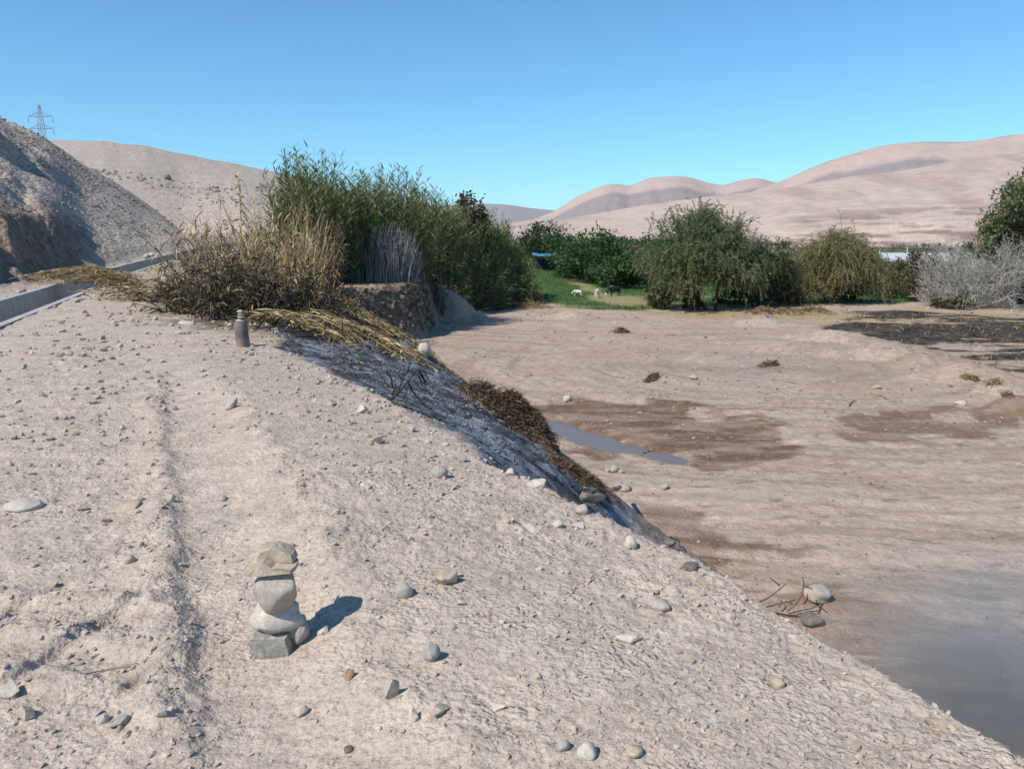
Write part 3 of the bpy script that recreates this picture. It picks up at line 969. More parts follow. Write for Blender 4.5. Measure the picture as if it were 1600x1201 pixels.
def cane_clump(name, label, cat, group, area, n, h, lean, leafmat, stalkmat, seed, per=14, L=.55, W=.045, droop=.7, lo=.25, hi=1.0, dirx=0, diry=0, up=.6, stalk_r=.011, hvar=.25, spread=.9, nseg=3, lay=False):
    """area: (cx, cy, rx, ry) ellipse on the ground"""
    g = np.random.default_rng(seed)
    a = g.random(n) * 2 * np.pi; rr = np.sqrt(g.random(n))
    cx, cy, rx, ry = area
    x = cx + np.cos(a) * rr * rx; y = cy + np.sin(a) * rr * ry
    z = height(x, y) - .03
    P = np.stack([x, y, z], 1)
    hh = h * (1 - hvar + 2 * hvar * g.random(n)) * (1 - .35 * rr ** 3)
    ln = g.normal(0, lean, (n, 2)) + np.stack([(x - cx) / rx, (y - cy) / ry], 1) * lean * .8 + np.array([dirx, diry])
    ll = np.linalg.norm(ln, axis=1, keepdims=True)
    ln = np.where(ll > .95, ln / ll * .95, ln)
    paths = stalk_paths(P, hh, ln, g)
    if lay:
        s = np.linspace(0, 1, paths.shape[1])[None]
        gz = height(paths[..., 0].ravel(), paths[..., 1].ravel(), False).reshape(paths.shape[:2])
        near = np.abs(paths[..., 0] - canal_x(paths[..., 1])) < 1.1
        gz = np.where(near, np.maximum(gz, canal_z(paths[..., 1]) + .05), gz)
        paths[..., 2] = gz + .03 + g.random((n, 1)) * lay * (s * (1.25 - s)) * 2.2
    loc = (cx, cy, hgt(cx, cy))
    root = thing(name, loc, label, cat, group)
    rad = stalk_r * (1.25 - .9 * np.linspace(0, 1, paths.shape[1]))[None] * (.7 + .6 * g.random((n, 1)))
    plant_part('stalks', tubes(paths, rad, 3, g), stalkmat, root, loc)['kind'] = 'stuff'
    if per:
        plant_part('leaves', leaves_on(paths, per, lo, hi, L, W, droop, g, spread, nseg, up), leafmat, root, loc)['kind'] = 'stuff'
    return root


def branches(P0, D0, L, r0, levels, kids, g, spread=.7, up=.1, shrink=.68, m=4, wig=.18):
    """recursive twigs, all levels vectorised; returns list of (paths, radii) per level and the tips"""
    out = []
    P = np.asarray(P0, float); D = unit(np.asarray(D0, float)); L = np.broadcast_to(L, (len(P),)).astype(float); r = np.broadcast_to(r0, (len(P),)).astype(float)
    for lv in range(levels):
        n = len(P)
        path = np.empty((n, m, 3)); path[:, 0] = P; d = D.copy()
        for k in range(1, m):
            d = unit(d + g.normal(0, wig, (n, 3)) + np.array([0, 0, up * .3]))
            path[:, k] = path[:, k - 1] + d * (L / (m - 1))[:, None]
        rad = r[:, None] * np.linspace(1, .55, m)[None]
        out.append((path, rad, d))
        if lv < levels - 1:
            f = .35 + .65 * g.random((n, kids)); f[:, 0] = 1
            kk = f * (m - 1); i = np.minimum(kk.astype(int), m - 2); w = (kk - i)[..., None]
            idx = np.arange(n)[:, None]
            PP = path[idx, i] * (1 - w) + path[idx, i + 1] * w
            DD = unit(d[:, None] + g.normal(0, spread, (n, kids, 3)) + np.array([0, 0, up]))
            P = PP.reshape(-1, 3); D = DD.reshape(-1, 3)
            L = np.repeat(L * shrink, kids) * (.7 + .6 * g.random(n * kids)); r = np.repeat(r * .58, kids)
    return out


def leaf_cloud(C, n, sig, size, g, aspect=.55, upbias=.4):
    """leaf quads scattered round clump centres"""
    k = len(C)
    P = C[g.integers(0, k, n)] + g.normal(0, 1, (n, 3)) * sig
    N = unit(g.normal(0, 1, (n, 3)) + np.array([0, 0, upbias]))
    A = unit(np.cross(N, g.normal(0, 1, (n, 3)))); B = np.cross(N, A)
    s = size * (.6 + .8 * g.random(n))[:, None]
    V = np.stack([P - A * s, P + B * s * aspect, P + A * s, P - B * s * aspect], 1)
    q = np.arange(n * 4).reshape(-1, 4)
    return V.reshape(-1, 3), q, np.repeat(g.random(n), 4)


def broad_tree(name, label, cat, group, loc, w, h, leafmat, seed, nleaf=6000, size=.12, trunk_h=.18, clumps=60, sig=.13, depth=None, low=.12, bark=None, aspect=.55, top=1.0):
    g = np.random.default_rng(seed)
    loc = np.array(loc, float)
    root = thing(name, tuple(loc), label, cat, group)
    d = depth or w
    # limbs
    nb = 6
    P0 = np.repeat([[0, 0, -.1]], nb, 0) + g.normal(0, .05 * w, (nb, 3)) * np.array([1, 1, 0])
    D0 = np.stack([g.normal(0, .45, nb), g.normal(0, .45, nb), np.ones(nb)], 1)
    br = branches(P0, D0, h * .34, .018 * h, 3, 3, g, .45, .25, .6)
    tb = join([tubes(p, r, 5 if i == 0 else 3, g) for i, (p, r, _) in enumerate(br)])
    plant_part('trunk', tb, bark or T_BARK, root, (0, 0, 0))
    # clump centres through an uneven dome
    u = unit(g.normal(0, 1, (clumps, 3)))
    rr = .45 + .55 * g.random(clumps) ** .5
    lob = 1 + .22 * np.sin(u[:, 0] * 4 + seed) * np.cos(u[:, 1] * 3 + seed * 2) + .12 * g.normal(0, 1, clumps)
    C = u * (rr * lob)[:, None] * np.array([w / 2, d / 2, h * (1 - low) / 2])
    C[:, 2] += h * (1 + low) / 2
    C[:, 2] = np.maximum(C[:, 2], h * low * .7)
    geo = leaf_cloud(C, nleaf, np.array([w, d, h]) * sig * .5, size, g, aspect)
    geo[0][:, 2] = np.maximum(geo[0][:, 2], .03)
    plant_part('crown', geo, leafmat, root, (0, 0, 0))
    return root


def weeping_tree(name, label, cat, loc, w, h, leafmat, seed, strands=900, per=26, slen=.34, size=.13, depth=None, group=None, low=.05, upright=.0, fill=0):
    g = np.random.default_rng(seed)
    loc = np.array(loc, float)
    root = thing(name, tuple(loc), label, cat, group)
    d = depth or w * .9
    nb = 7
    P0 = np.repeat([[0, 0, -.15]], nb, 0) + g.normal(0, .06 * w, (nb, 3)) * np.array([1, 1, 0])
    D0 = np.stack([g.normal(0, .5, nb), g.normal(0, .5, nb), np.ones(nb)], 1)
    br = branches(P0, D0, h * .44, .02 * h, 3, 3, g, .55, .25, .72)
    plant_part('trunk', join([tubes(p, r, 6 if i == 0 else 4, g) for i, (p, r, _) in enumerate(br)]), T_BARK, root, (0, 0, 0))
    # arching shoots that hang down, started over a lumpy dome that reaches low at the sides
    nl = 46
    th = g.random(nl) * 2 * np.pi; rl = np.sqrt(g.random(nl)) * .95
    top_l = 1 - .40 * rl ** 2.4
    lobes = np.stack([np.cos(th) * rl * w * .46, np.sin(th) * rl * d * .46, h * top_l * (.34 + .58 * g.random(nl) ** .75)], 1)
    k = g.integers(0, nl, strands)
    P = lobes[k] + g.normal(0, 1, (strands, 3)) * np.array([w * .07, d * .07, h * .07])
    rad = np.hypot(P[:, 0] / (w / 2), P[:, 1] / (d / 2))
    out = np.stack([P[:, 0] / w, P[:, 1] / d, np.zeros(strands)], 1)
    upk = sstep(.55, .85, P[:, 2] / h) * upright
    D = unit(out * 1.4 + g.normal(0, .45, (strands, 3)) + np.array([0, 0, .45]) + upk[:, None] * np.array([0, 0, 1.2]))
    L = slen * h * (.5 + g.random(strands))
    m = 8
    path = np.empty((strands, m, 3)); path[:, 0] = P; dd = D.copy()
    for i in range(1, m):
        path[:, i] = path[:, i - 1] + dd * (L / (m - 1))[:, None]
        dd = unit(dd + np.array([0, 0, -.55]) * (1 - .75 * upk)[:, None] + g.normal(0, .10, (strands, 3)))
    path[:, :, 2] = np.maximum(path[:, :, 2], h * low * (.3 + g.random((strands, 1))))
    plant_part('twigs', tubes(path[:, [0, 2, 4, 7]], .010 * np.linspace(1, .4, 4)[None], 3, g), T_BROWNTWIG, root, (0, 0, 0))
    geo = leaves_on(path, per, .02, 1.0, size, size * .50, .9, g, .8, 1, .55)
    # shoots share a hue so that light and dark tufts show
    tt = np.repeat(np.clip(g.random(strands) * .75 + .12, 0, 1), per * 4)
    lowz = np.clip(.62 - geo[0][:, 2] / h, 0, .6) * .75
    geo = (geo[0], geo[1], np.clip(tt * .8 + lowz + (geo[2] - .5) * .3, 0, 1))
    if fill:
        fc = leaf_cloud(P, fill, np.array([w, d, h]) * .035, size * .62, g, .35, .2)
        fc[0][:, 2] = np.maximum(fc[0][:, 2], .1)
        fc = (fc[0], fc[1], fc[2] * .75)
        v, f, t = join([geo, fc])
        geo = (v, f, t)
    plant_part('crown', geo, leafmat, root, (0, 0, 0))
    return root


# ------------------------------------------------------------------ canal
M_CONC = m_plain('canal_concrete', (.30, .29, .27), (.42, .405, .38), 3.0, .92, .01)


def build_canal():
    ys = np.linspace(-4, 75, 160)
    cx = canal_x(ys); cz = canal_z(ys)
    k = np.ones(9) / 9
    cx = np.convolve(np.pad(cx, 4, 'edge'), k, 'valid'); cz = np.convolve(np.pad(cz, 4, 'edge'), k, 'valid')
    tx = np.gradient(cx, ys); nrm = np.stack([np.ones_like(tx), -tx], 1); nrm /= np.linalg.norm(nrm, axis=1, keepdims=True)
    root = thing('irrigation_canal', (cx[0], ys[0], cz[0]), 'long open concrete irrigation canal running along the foot of the hill', 'canal')
    loc = np.array([cx[0], ys[0], cz[0]])

    def prism(name, prof, lo, hi):
        prof = np.array(prof)
        V = np.concatenate([np.stack([cx[lo:hi] + nrm[lo:hi, 0] * a, ys[lo:hi] + nrm[lo:hi, 1] * a, cz[lo:hi] + b], 1)[:, None] for a, b in prof], 1) - loc
        n = len(prof); m = hi - lo
        r = np.arange(m - 1)[:, None] * n; i = np.arange(n)[None]; j = (i + 1) % n
        q = np.stack([r + i, r + j, r + n + j, r + n + i], -1).reshape(-1, 4)
        caps = np.array([[3, 2, 1, 0], [(m - 1) * n + t for t in range(4)]])
        return link(name, make_mesh(name, V.reshape(-1, 3), [q, caps], M_CONC), root)
    step = 8
    for lo in range(0, 152, step):
        hi = min(lo + step + 1, 160)
        prism('wall', [(-.78, -.95), (-.60, -.95), (-.60, .04), (-.78, .04)], lo, hi)
        prism('wall', [(.60, -.95), (.78, -.95), (.78, -.03), (.60, -.03)], lo, hi)
    prism('bed', [(-.598, -1.0), (.598, -1.0), (.598, -.80), (-.598, -.80)], 0, 160)
    return root


build_canal()

# ------------------------------------------------------------------ cane thicket
def gy(u, y):
    return ray(u, 400)[0] * y


G_CANE = 'green cane clumps of the thicket along the bank'
cane_args = [
    # u, y, rx, ry, n, h, label, leafmat
    (490, 38, 1.5, 2.2, 300, 5.5, 'tall dark green cane clump at the left end of the thicket, beside the cactus', L_GREEN),
    (545, 40, 1.6, 2.0, 280, 4.9, 'dark green cane clump behind the left part of the grey burnt stalks', L_GREEN),
    (610, 43, 2.0, 2.4, 360, 5.3, 'tall green cane clump rising behind the grey burnt stalks', L_GREEN),
    (668, 51, 1.9, 2.2, 320, 4.7, 'green cane clump right behind the dirt mound', L_GREEN),
    (715, 55, 1.9, 2.4, 280, 4.3, 'green cane clump below the round brown tree top', L_GREEN),
    (757, 59, 2.0, 2.6, 280, 4.0, 'bright green cane clump above the heap of dead brush', L_BRIGHT),
    (797, 64, 1.7, 2.6, 240, 3.5, 'bright green cane clump at the right end of the thicket by the field', L_BRIGHT),
]
for i, (u, y, rx, ry, n, h, lab, lm) in enumerate(cane_args):
    cane_clump('cane_clump', lab, 'cane', G_CANE, (gy(u, y), y, rx, ry), n, h, .10, lm, T_GREEN, 100 + i, per=24, L=.54, W=.064, droop=.30, lo=.12, up=1.1, hvar=.2)
# lower skirts of drooping cane in front of the thicket
for i, (u, y, lab) in enumerate([(700, 51.5, 'low drooping green cane leaning over the dirt mound'), (750, 55.5, 'low sprawling cane leaning over the dead brush heap'), (803, 60, 'low cane spilling out onto the green field edge')]):
    cane_clump('cane_clump', lab, 'cane', 'low cane along the thicket edge', (gy(u, y), y, 1.5, 1.3), 150, 2.5, .28, [L_GREEN, L_GREEN, L_BRIGHT][i], T_DRY, 120 + i, per=16, L=.7, W=.06, droop=.8, lo=.05, dirx=.15, diry=-.2)
# bare grey stalks left by the fire
cane_clump('burnt_cane_clump', 'dense bare grey burnt cane stalks standing on the scarp edge', 'cane', None, (gy(592, 39.6), 39.6, 2.0, .9), 800, 2.6, .13, L_SCORCH, T_GREY, 131, per=2, L=.3, W=.03, lo=.3, stalk_r=.016)
cane_clump('burnt_cane_clump', 'dark scorched cane stalks between the dry straw canes and the grey stalks', 'cane', None, (gy(505, 33), 33, .8, 1.2), 140, 2.9, .10, L_SCORCH, T_BROWNTWIG, 132, per=9, L=.45, W=.045, lo=.1, droop=.9)
cane_clump('burnt_cane_clump', 'dark scorched cane tangle below the green canes right of the grey stalks', 'cane', None, (gy(668, 46.5), 46.5, 1.0, .8), 150, 2.6, .2, L_SCORCH, T_BROWNTWIG, 133, per=9, L=.45, W=.045, lo=.1, droop=.9)

# dry straw-coloured canes in front
dry = [
    (330, 19.5, .9, 1.2, 62, 2.1, .30, 0, 0, 'tangle of dry straw canes beside the canal, left of the tall bare stem'),
    (400, 18.5, 1.0, 1.3, 48, 2.3, .22, 0, 0, 'dry straw canes round the tall bare stem'),
    (450, 20.5, 1.1, 1.4, 70, 2.4, .16, 0, 0, 'upright dry straw canes with hanging leaves in the middle of the dry stand'),
    (470, 24.0, .7, 1.6, 60, 2.4, .14, 0, 0, 'dry straw canes next to the dark scorched stalks'),
    (440, 27.0, 1.6, 1.8, 70, 2.4, .15, 0, 0, 'dry straw canes behind, below the cactus'),
    (520, 22.0, .7, 1.0, 40, .6, .35, .35, -.2, 'dry canes leaning down the slope toward the ash'),
]
for i, (u, y, rx, ry, n, h, ln, dx, dy, lab) in enumerate(dry):
    cane_clump('dry_cane_clump', lab, 'cane', 'dry straw canes in front of the thicket', (gy(u, y), y, rx, ry), n, h, ln, L_DRY, T_DRY, 140 + i, per=9, L=.5, W=.032, droop=.5, lo=.05, dirx=dx, diry=dy, up=-.35, stalk_r=.013, spread=.40, hvar=.4)
# scorched undergrowth at the foot of the dry canes
for i, (u, y, lab) in enumerate([(318, 17.5, 'blackened scorched cane litter at the left end of the dry stand'), (365, 16.2, 'blackened cane stubble behind the short post'), (440, 17, 'blackened cane stubble right of the short post')]):
    cane_clump('scorched_cane_clump', lab, 'cane', 'scorched cane stubble', (gy(u, y), y, 1.0, .9), 110, 1.25, .35, L_SCORCH, T_CHAR, 150 + i, per=9, L=.4, W=.035, droop=1.2, lo=.05)
# canes fallen flat: over the canal and down the slope
fallen = [
    ((gy(262, 21.5), 21.5, .6, .5), 26, 2.2, -.985, .05, 'plume of fallen straw cane lying left across the ground toward the canal'),
    ((gy(205, 27), 27, .7, .6), 70, 3.6, -.985, .08, 'heap of fallen straw cane lying across the concrete canal'),
    ((gy(430, 15.2), 15.2, .8, .5), 50, 1.7, .86, -.40, 'fallen straw cane spread right of the short post'),
    ((gy(505, 16.6), 16.6, .9, .6), 70, 2.2, .88, -.35, 'fallen straw cane lying at the upper edge of the black ash'),
    ((gy(545, 21.5), 21.5, .8, .7), 70, 2.6, .93, -.30, 'fallen straw cane hanging over the ash slope to the pale boulder'),
]
for i, (area, n, h, dx, dy, lab) in enumerate(fallen):
    cane_clump('fallen_cane_heap', lab, 'cane', 'fallen dry cane heaps', area, n, h, .13, L_DRY, T_DRY, 160 + i, per=15, L=.42, W=.036, droop=.5, lo=.1, dirx=dx, diry=dy, up=.5, stalk_r=.010, lay=[.5, .8, .3, .35, .3][i])


def lone_stem(u, v0, v1, y, seed, lab, lean=0.0):
    g = np.random.default_rng(seed)
    b = at(u, v0, y); t = at(u, v1, y)
    z0 = hgt(b.x, b.y) - .03
    root = thing('tall_dry_cane', (b.x, b.y, z0), lab, 'cane', 'single tall dry cane stems')
    hh = t.z - z0
    s = np.linspace(0, 1, 9)
    path = np.stack([lean * s ** 2 + .03 * np.sin(s * 7 + seed), 0 * s, s * hh], 1)[None]
    plant_part('stalk', tubes(path, .014 * (1.2 - .8 * s)[None], 5, g), T_DRY, root, (0, 0, 0))
    plant_part('leaves', leaves_on(path, 34, .25, 1.0, .55, .05, 2.2, g, .5, 4, .3), L_DRY, root, (0, 0, 0))


lone_stem(388, 480, 272, 18.0, 1, 'tall bare dry cane stem with hanging leaves standing highest among the dry canes', -.08)
lone_stem(432, 470, 345, 17.5, 2, 'dry cane stem with a hanging curtain of leaves in the middle of the dry canes', .05)
lone_stem(462, 490, 365, 17.0, 3, 'straight pale dry cane stem right of the hanging leaf curtain', .06)
lone_stem(352, 480, 350, 17.5, 4, 'bent dry cane stem leaning left toward the canal', -.3)

# brown bare scrub behind the dry canes
def twig_bush(name, label, cat, loc, w, h, mat, seed, n0=14, levels=4, kids=4, r0=.02, spread=.7, up=.15, part='branches', flat=1.0, group=None, shrink=.66, rmin=.006):
    g = np.random.default_rng(seed)
    root = thing(name, tuple(loc), label, cat, group)
    az = g.random(n0) * 2 * np.pi
    D0 = np.stack([np.cos(az) * flat, np.sin(az) * flat, .35 + .9 * g.random(n0)], 1)
    P0 = np.stack([np.cos(az) * .05 * w, np.sin(az) * .05 * w, np.full(n0, -.05)], 1)
    L0 = .5 * math.hypot(w / 2, h) * .8
    br = branches(P0, D0, L0 * (.7 + .5 * g.random(n0)), r0, levels, kids, g, spread, up, shrink)
    v, f, t = join([tubes(p, np.maximum(r, rmin), 4 if i == 0 else 3, g) for i, (p, r, _) in enumerate(br)])
    ext = np.percentile(np.abs(v[:, 0]), 98) * 2; top = np.percentile(v[:, 2], 99)
    v = v * np.array([w / ext, w / ext, h / top])
    v[:, 2] = np.maximum(v[:, 2], -.04)
    plant_part(part, (v, f, t), mat, root, (0, 0, 0))
    return root


def gl(x, y, dz=0):
    return (x, y, hgt(x, y) + dz)


twig_bush('bare_scrub', 'brown bare twiggy scrub in front of the stony slope, behind the dry canes', 'shrub', gl(gy(350, 30), 30), 3.4, 2.3, T_BROWNTWIG, 171, 22, 4, 4, .016)
twig_bush('bare_scrub', 'smaller brown bare scrub left of the cactus', 'shrub', gl(gy(425, 33), 33), 2.6, 1.9, T_BROWNTWIG, 172, 16, 4, 4, .014)

# cactus
def build_cactus():
    g = np.random.default_rng(181)
    x, y = gy(432, 36), 36
    z0 = hgt(x, y)
    base = at(432, 345, y).z
    g_ = NT('cactus_skin')
    n = g_.noise(6, 4, .6, g_.obj())
    mat = g_.done(g_.bsdf(g_.ramp(n, [(.3, (.09, .15, .06)), (.7, (.19, .26, .12))]), .6, None, .3))
    root = thing('cactus', (x, y, z0), 'pale green columnar cactus clump left of the tall green canes', 'cactus')
    for i in range(17):
        a = g.random() * 6.28; d = .75 * g.random() ** .5
        bx, by = d * math.cos(a) * 1.15, d * math.sin(a)
        hh = (2.55 - z0 * 0) * (.72 + .35 * g.random())
        sides, m = 10, 7
        V = []
        for k in range(m):
            f = k / (m - 1)
            rr = .11 * (1 if f < .85 else math.sqrt(max(1 - ((f - .85) / .155) ** 2, .02)))
            for q in range(sides):
                th = q / sides * 6.283
                ri = rr * (1.0 if q % 2 == 0 else .80)
                V.append((bx * (1 + .25 * f) + ri * math.cos(th), by * (1 + .25 * f) + ri * math.sin(th), f * hh - .05))
        V = np.array(V)
        r = np.arange(m - 1)[:, None] * sides; ii = np.arange(sides)[None]; jj = (ii + 1) % sides
        q4 = np.stack([r + ii, r + jj, r + sides + jj, r + sides + ii], -1).reshape(-1, 4)
        link('arm', make_mesh('arm', V, q4, mat, None, True), root)


build_cactus()

# ------------------------------------------------------------------ trees and shrubs across the floor
tb = hit(1095, 484)
weeping_tree('pepper_tree', 'large rounded pepper tree with drooping grey-green foliage at the edge of the bare ground', 'tree', (tb.x, tb.y, tb.z), 8.4, 6.6, L_PEPPER, 201, 2500, 30, .17, .17, upright=.8, fill=16000)
tb2 = hit(1195, 482)
weeping_tree('pepper_tree', 'darker green pepper tree joined to the right side of the large one', 'tree', (tb2.x, tb2.y + 2.0, tb2.z), 5.6, 4.6, L_DARK, 202, 1100, 28, .22, .17, upright=.5, fill=7000)
tb3 = hit(1302, 474)
weeping_tree('willow_tree', 'yellowish weeping tree with brown hanging branches right of the pepper trees', 'tree', (tb3.x, tb3.y, tb3.z), 6.2, 5.6, L_WILLOW, 203, 1700, 34, .28, .16, upright=.2, fill=7000)
weeping_tree('willow_tree', 'low olive weeping shrub at the left foot of the yellowish weeping tree', 'shrub', (gy(1252, tb3.y - 1.0), tb3.y - 1.0, hgt(gy(1252, tb3.y - 1), tb3.y - 1)), 3.0, 3.2, L_WILLOW, 204, 420, 22, .5, .16)
tb4 = hit(1612, 476)
broad_tree('tall_tree', 'big green tree cut by the right edge of the picture', 'tree', None, (gy(1625, 62), 62, hgt(gy(1625, 62), 62)), 8.8, 9.9, L_PEPPER, 205, 24000, .16, clumps=110, sig=.11, low=.10)
broad_tree('dark_bush', 'dark low bush under the tree at the right edge', 'bush', None, (gy(1585, 59), 59, hgt(gy(1585, 59), 59)), 3.6, 2.2, L_DARK, 206, 4500, .13, clumps=30)
tb5 = hit(1522, 480)
twig_bush('dead_bush', 'pale grey leafless bush with dense tangled twigs', 'bush', (tb5.x, tb5.y, tb5.z), 7.0, 4.3, T_GREYTWIG, 207, 28, 5, 4, .05, .75, .12, rmin=.010)
broad_tree('dark_bush', 'dark brown scrub at the foot of the grey leafless bush', 'bush', None, (gy(1497, tb5.y - 1.2), tb5.y - 1.2, tb5.z), 2.6, 1.0, L_BROWN, 208, 1600, .10, clumps=16)
for i, (u, y, w, h, lm, lab) in enumerate([
    (1395, 66, 3.6, 2.2, L_OLIVE, 'low olive bush right beside the yellowish weeping tree'),
    (1412, 70, 2.6, 4.0, L_BROWN, 'tall brownish bush in front of the white-roofed shed'),
    (1447, 67, 2.4, 4.2, L_BROWN, 'dark brown bush between the shed and the grey leafless bush'),
    (1440, 63, 3.0, 2.0, L_BROWN, 'low rusty brown scrub left of the grey leafless bush'),
    (1365, 70, 3.0, 3.0, L_OLIVE, 'olive bush half hidden behind the yellowish weeping tree'),
    (1330, 64, 2.4, 1.3, L_FIG, 'low green bush under the yellowish weeping tree'),
    (1150, 58, 3.0, 1.2, L_FIG, 'low leafy green plants under the dark pepper tree'),
    (1085, 56, 1.6, .9, L_FIG, 'small leafy green plant at the trunk of the large pepper tree'),
    (1222, 60, 2.6, 1.2, L_FIG, 'low leafy green bush between the pepper trees and the weeping tree'),
    (1035, 55.0, 2.4, 1.9, L_OLIVE, 'grey-green shrub at the left foot of the large pepper tree'),
]):
    broad_tree('shrub', lab, 'shrub', 'shrubs under and between the trees', (gy(u, y), y, hgt(gy(u, y), y)), w, h, lm, 220 + i, 2600, .10, clumps=28)

# fig-like bushes and trees behind the green field
for i, (u, v, y, w, vt, lm, nm, lab) in enumerate([
    (925, 425, 84, 8.5, 368, L_FIG, 'fig_bush', 'wide leafy green bush in the middle behind the grazing animals'),
    (968, 432, 78, 5.0, 402, L_FIG, 'fig_bush', 'smaller leafy green bush right of the wide one, above the dark animal'),
    (890, 420, 88, 4.0, 385, L_FIG, 'fig_bush', 'leafy bush left of the wide green bush, beside the blue tarp'),
    (848, 398, 118, 6.4, 350, L_DARK, 'round_tree', 'dark round tree above the blue tarp shelter'),
    (866, 396, 112, 3.2, 363, L_FIG, 'small_tree', 'small bright green tree right of the dark round tree'),
    (957, 400, 110, 4.6, 372, L_FIG, 'small_tree', 'green tree rising behind the wide leafy bush'),
    (985, 412, 96, 5.0, 385, L_OLIVE, 'small_tree', 'olive tree behind the red flowers'),
    (735, 350, 58, 2.7, 313, L_BROWN, 'round_tree', 'round brown tree top rising above the cane thicket'),
    (1006, 425, 84, 3.6, 395, L_FIG, 'fig_bush', 'leafy bush tucked against the left side of the large pepper tree'),
]):
    x = gy(u, y)
    z = hgt(x, y)
    top = at(u, vt, y).z
    broad_tree(nm, lab, 'tree' if 'tree' in nm else 'bush', 'bushes and trees behind the green field', (x, y, z), w, max(top - z, 1.0), lm, 250 + i, 4200 if w > 4.5 else 2200, .17, clumps=46, sig=.15, low=.03 if 'bush' in nm else .15)
# tree belts across the valley, too far to tell trees apart
def tree_belt(name, label, us, y, vt, lm, seed, n, depth=14):
    g = np.random.default_rng(seed)
    k = 90
    uu = us[0] + (us[1] - us[0]) * g.random(k)
    Y = y + g.random(k) * depth
    X = np.array([gy(u, yy) for u, yy in zip(uu, Y)])
    Z0 = height(X, Y)
    hh = np.array([at(u, vt, yy).z for u, yy in zip(uu, Y)]) - Z0
    hh = hh * (.62 + .45 * g.random(k))
    f = g.random((k, 6))
    C = np.stack([X[:, None] + g.normal(0, 1, (k, 6)) * hh[:, None] * .22, np.repeat(Y[:, None], 6, 1), Z0[:, None] + hh[:, None] * (.15 + .8 * f)], -1).reshape(-1, 3)
    sz = float(np.mean(hh))
    loc = (float(X.mean()), y, float(Z0.mean()))
    v, f, t = leaf_cloud(C, n, sz * .13, sz * .075, g)
    me = make_mesh(name, v - np.array(loc), f, lm, {'tint': t})
    o = link(name, me, None, loc)
    return tag(o, label, None, None, 'stuff')


tree_belt('tree_belt', 'belt of dark trees behind the bushes, left of the pepper tree', (815, 1040), 170, 368, L_DARK, 271, 9000, 30)
tree_belt('tree_belt', 'farther blue-green tree belt at the foot of the hills', (780, 1230), 420, 369, L_DARK, 272, 7000, 60)
tree_belt('tree_belt', 'thin line of trees beyond the shed and green field', (1360, 1560), 520, 379, L_DARK, 273, 4000, 60)
tree_belt('tree_belt', 'scrub line along the far field behind the shed', (1340, 1600), 300, 386, L_OLIVE, 274, 4000, 20)
tree_belt('tree_belt', 'tree line far right beyond the right edge tree', (1500, 1900), 240, 375, L_DARK, 275, 4000, 30)

# red flowers
g = np.random.default_rng(290)
px_, py_ = gy(962, 92), 92
fr = thing('flowering_shrub', (px_, py_, hgt(px_, py_)), 'shrub with bright red flowers behind the wide leafy bush', 'shrub')
z0 = hgt(px_, py_)
zt = at(962, 394, 92).z - z0
C = np.stack([g.normal(0, .9, 14), g.normal(0, .5, 14), zt + g.normal(0, .25, 14)], 1)
plant_part('flowers', leaf_cloud(C, 260, .14, .13, g, .8), L_RED, fr, (0, 0, 0))['kind'] = 'stuff'
C2 = np.stack([g.normal(0, 1.0, 30), g.normal(0, .6, 30), zt * (.1 + .85 * g.random(30))], 1)
plant_part('leaves', leaf_cloud(C2, 1400, .25, .12, g), L_FIG, fr, (0, 0, 0))
plant_part('stems', tubes(np.stack([np.linspace(0, 1, 4)[None] * C[:8, :1], np.linspace(0, 1, 4)[None] * C[:8, 1:2], np.linspace(-.02, 1, 4)[None] * C[:8, 2:3]], 2), .03, 4, g), T_BARK, fr, (0, 0, 0))

# grass on the field
def grass(name, label, n, seed):
    g = np.random.default_rng(seed)
    x = g.uniform(-8, 60, n * 5); y = 54 + 62 * g.random(n * 5) ** 1.4
    m = pmask(P_FIELD, x, y, .8, 1.5, .25, 245) * (1 - pmask(GRAZE, x, y, .8, 1.2, .3, 249)) > .5
    dry = sstep(.10, .42, fbm(x * .10, y * .16, 4, 247))
    m &= (g.random(n * 5) > dry * .7) & (np.abs(x / y) < .75)
    x = x[m][:n]; y = y[m][:n]
    P = np.stack([x, y, height(x, y) - .02], 1)
    k = len(x)
    D = np.stack([g.normal(0, .35, k), g.normal(0, .35, k), np.ones(k)], 1)
    L = .12 + .22 * g.random(k) * (1 + .6 * fbm(x * .4, y * .4, 2, 5))
    v, f, t = strips(P, D, L, .085, .3, 1, g)
    t = np.clip(t * .8 + .2 * np.repeat(fbm(x * .3, y * .3, 3, 6), 4), 0, 1)
    o = link(name, make_mesh(name, v, f, L_GRASS, {'tint': t}))
    return tag(o, label, None, None, 'stuff')


grass('field_grass', 'green grass of the field behind the bare ground', 45000, 301)


def litter(name, label, poly, n, mat, seed, L, W, zspread=.02, up=.25, bump_=None):
    g = np.random.default_rng(seed)
    lo, hi = poly.min(0), poly.max(0)
    x = g.uniform(lo[0], hi[0], n * 4); y = g.uniform(lo[1], hi[1], n * 4)
    m = poly_sd(poly, x, y) + fbm(x * .9, y * .9, 3, seed) * .8 < 0
    x = x[m][:n]; y = y[m][:n]; k = len(x)
    P = np.stack([x, y, height(x, y) + g.random(k) * zspread], 1)
    D = np.stack([g.normal(0, 1, k), g.normal(0, 1, k), g.random(k) * up], 1)
    geo = strips(P, D, L * (.5 + g.random(k)), W * (.6 + .8 * g.random(k)), .15, 2, g)
    o = link(name, make_mesh(name, geo[0], geo[1], mat, {'tint': geo[2]}))
    return tag(o, label, None, None, 'stuff')


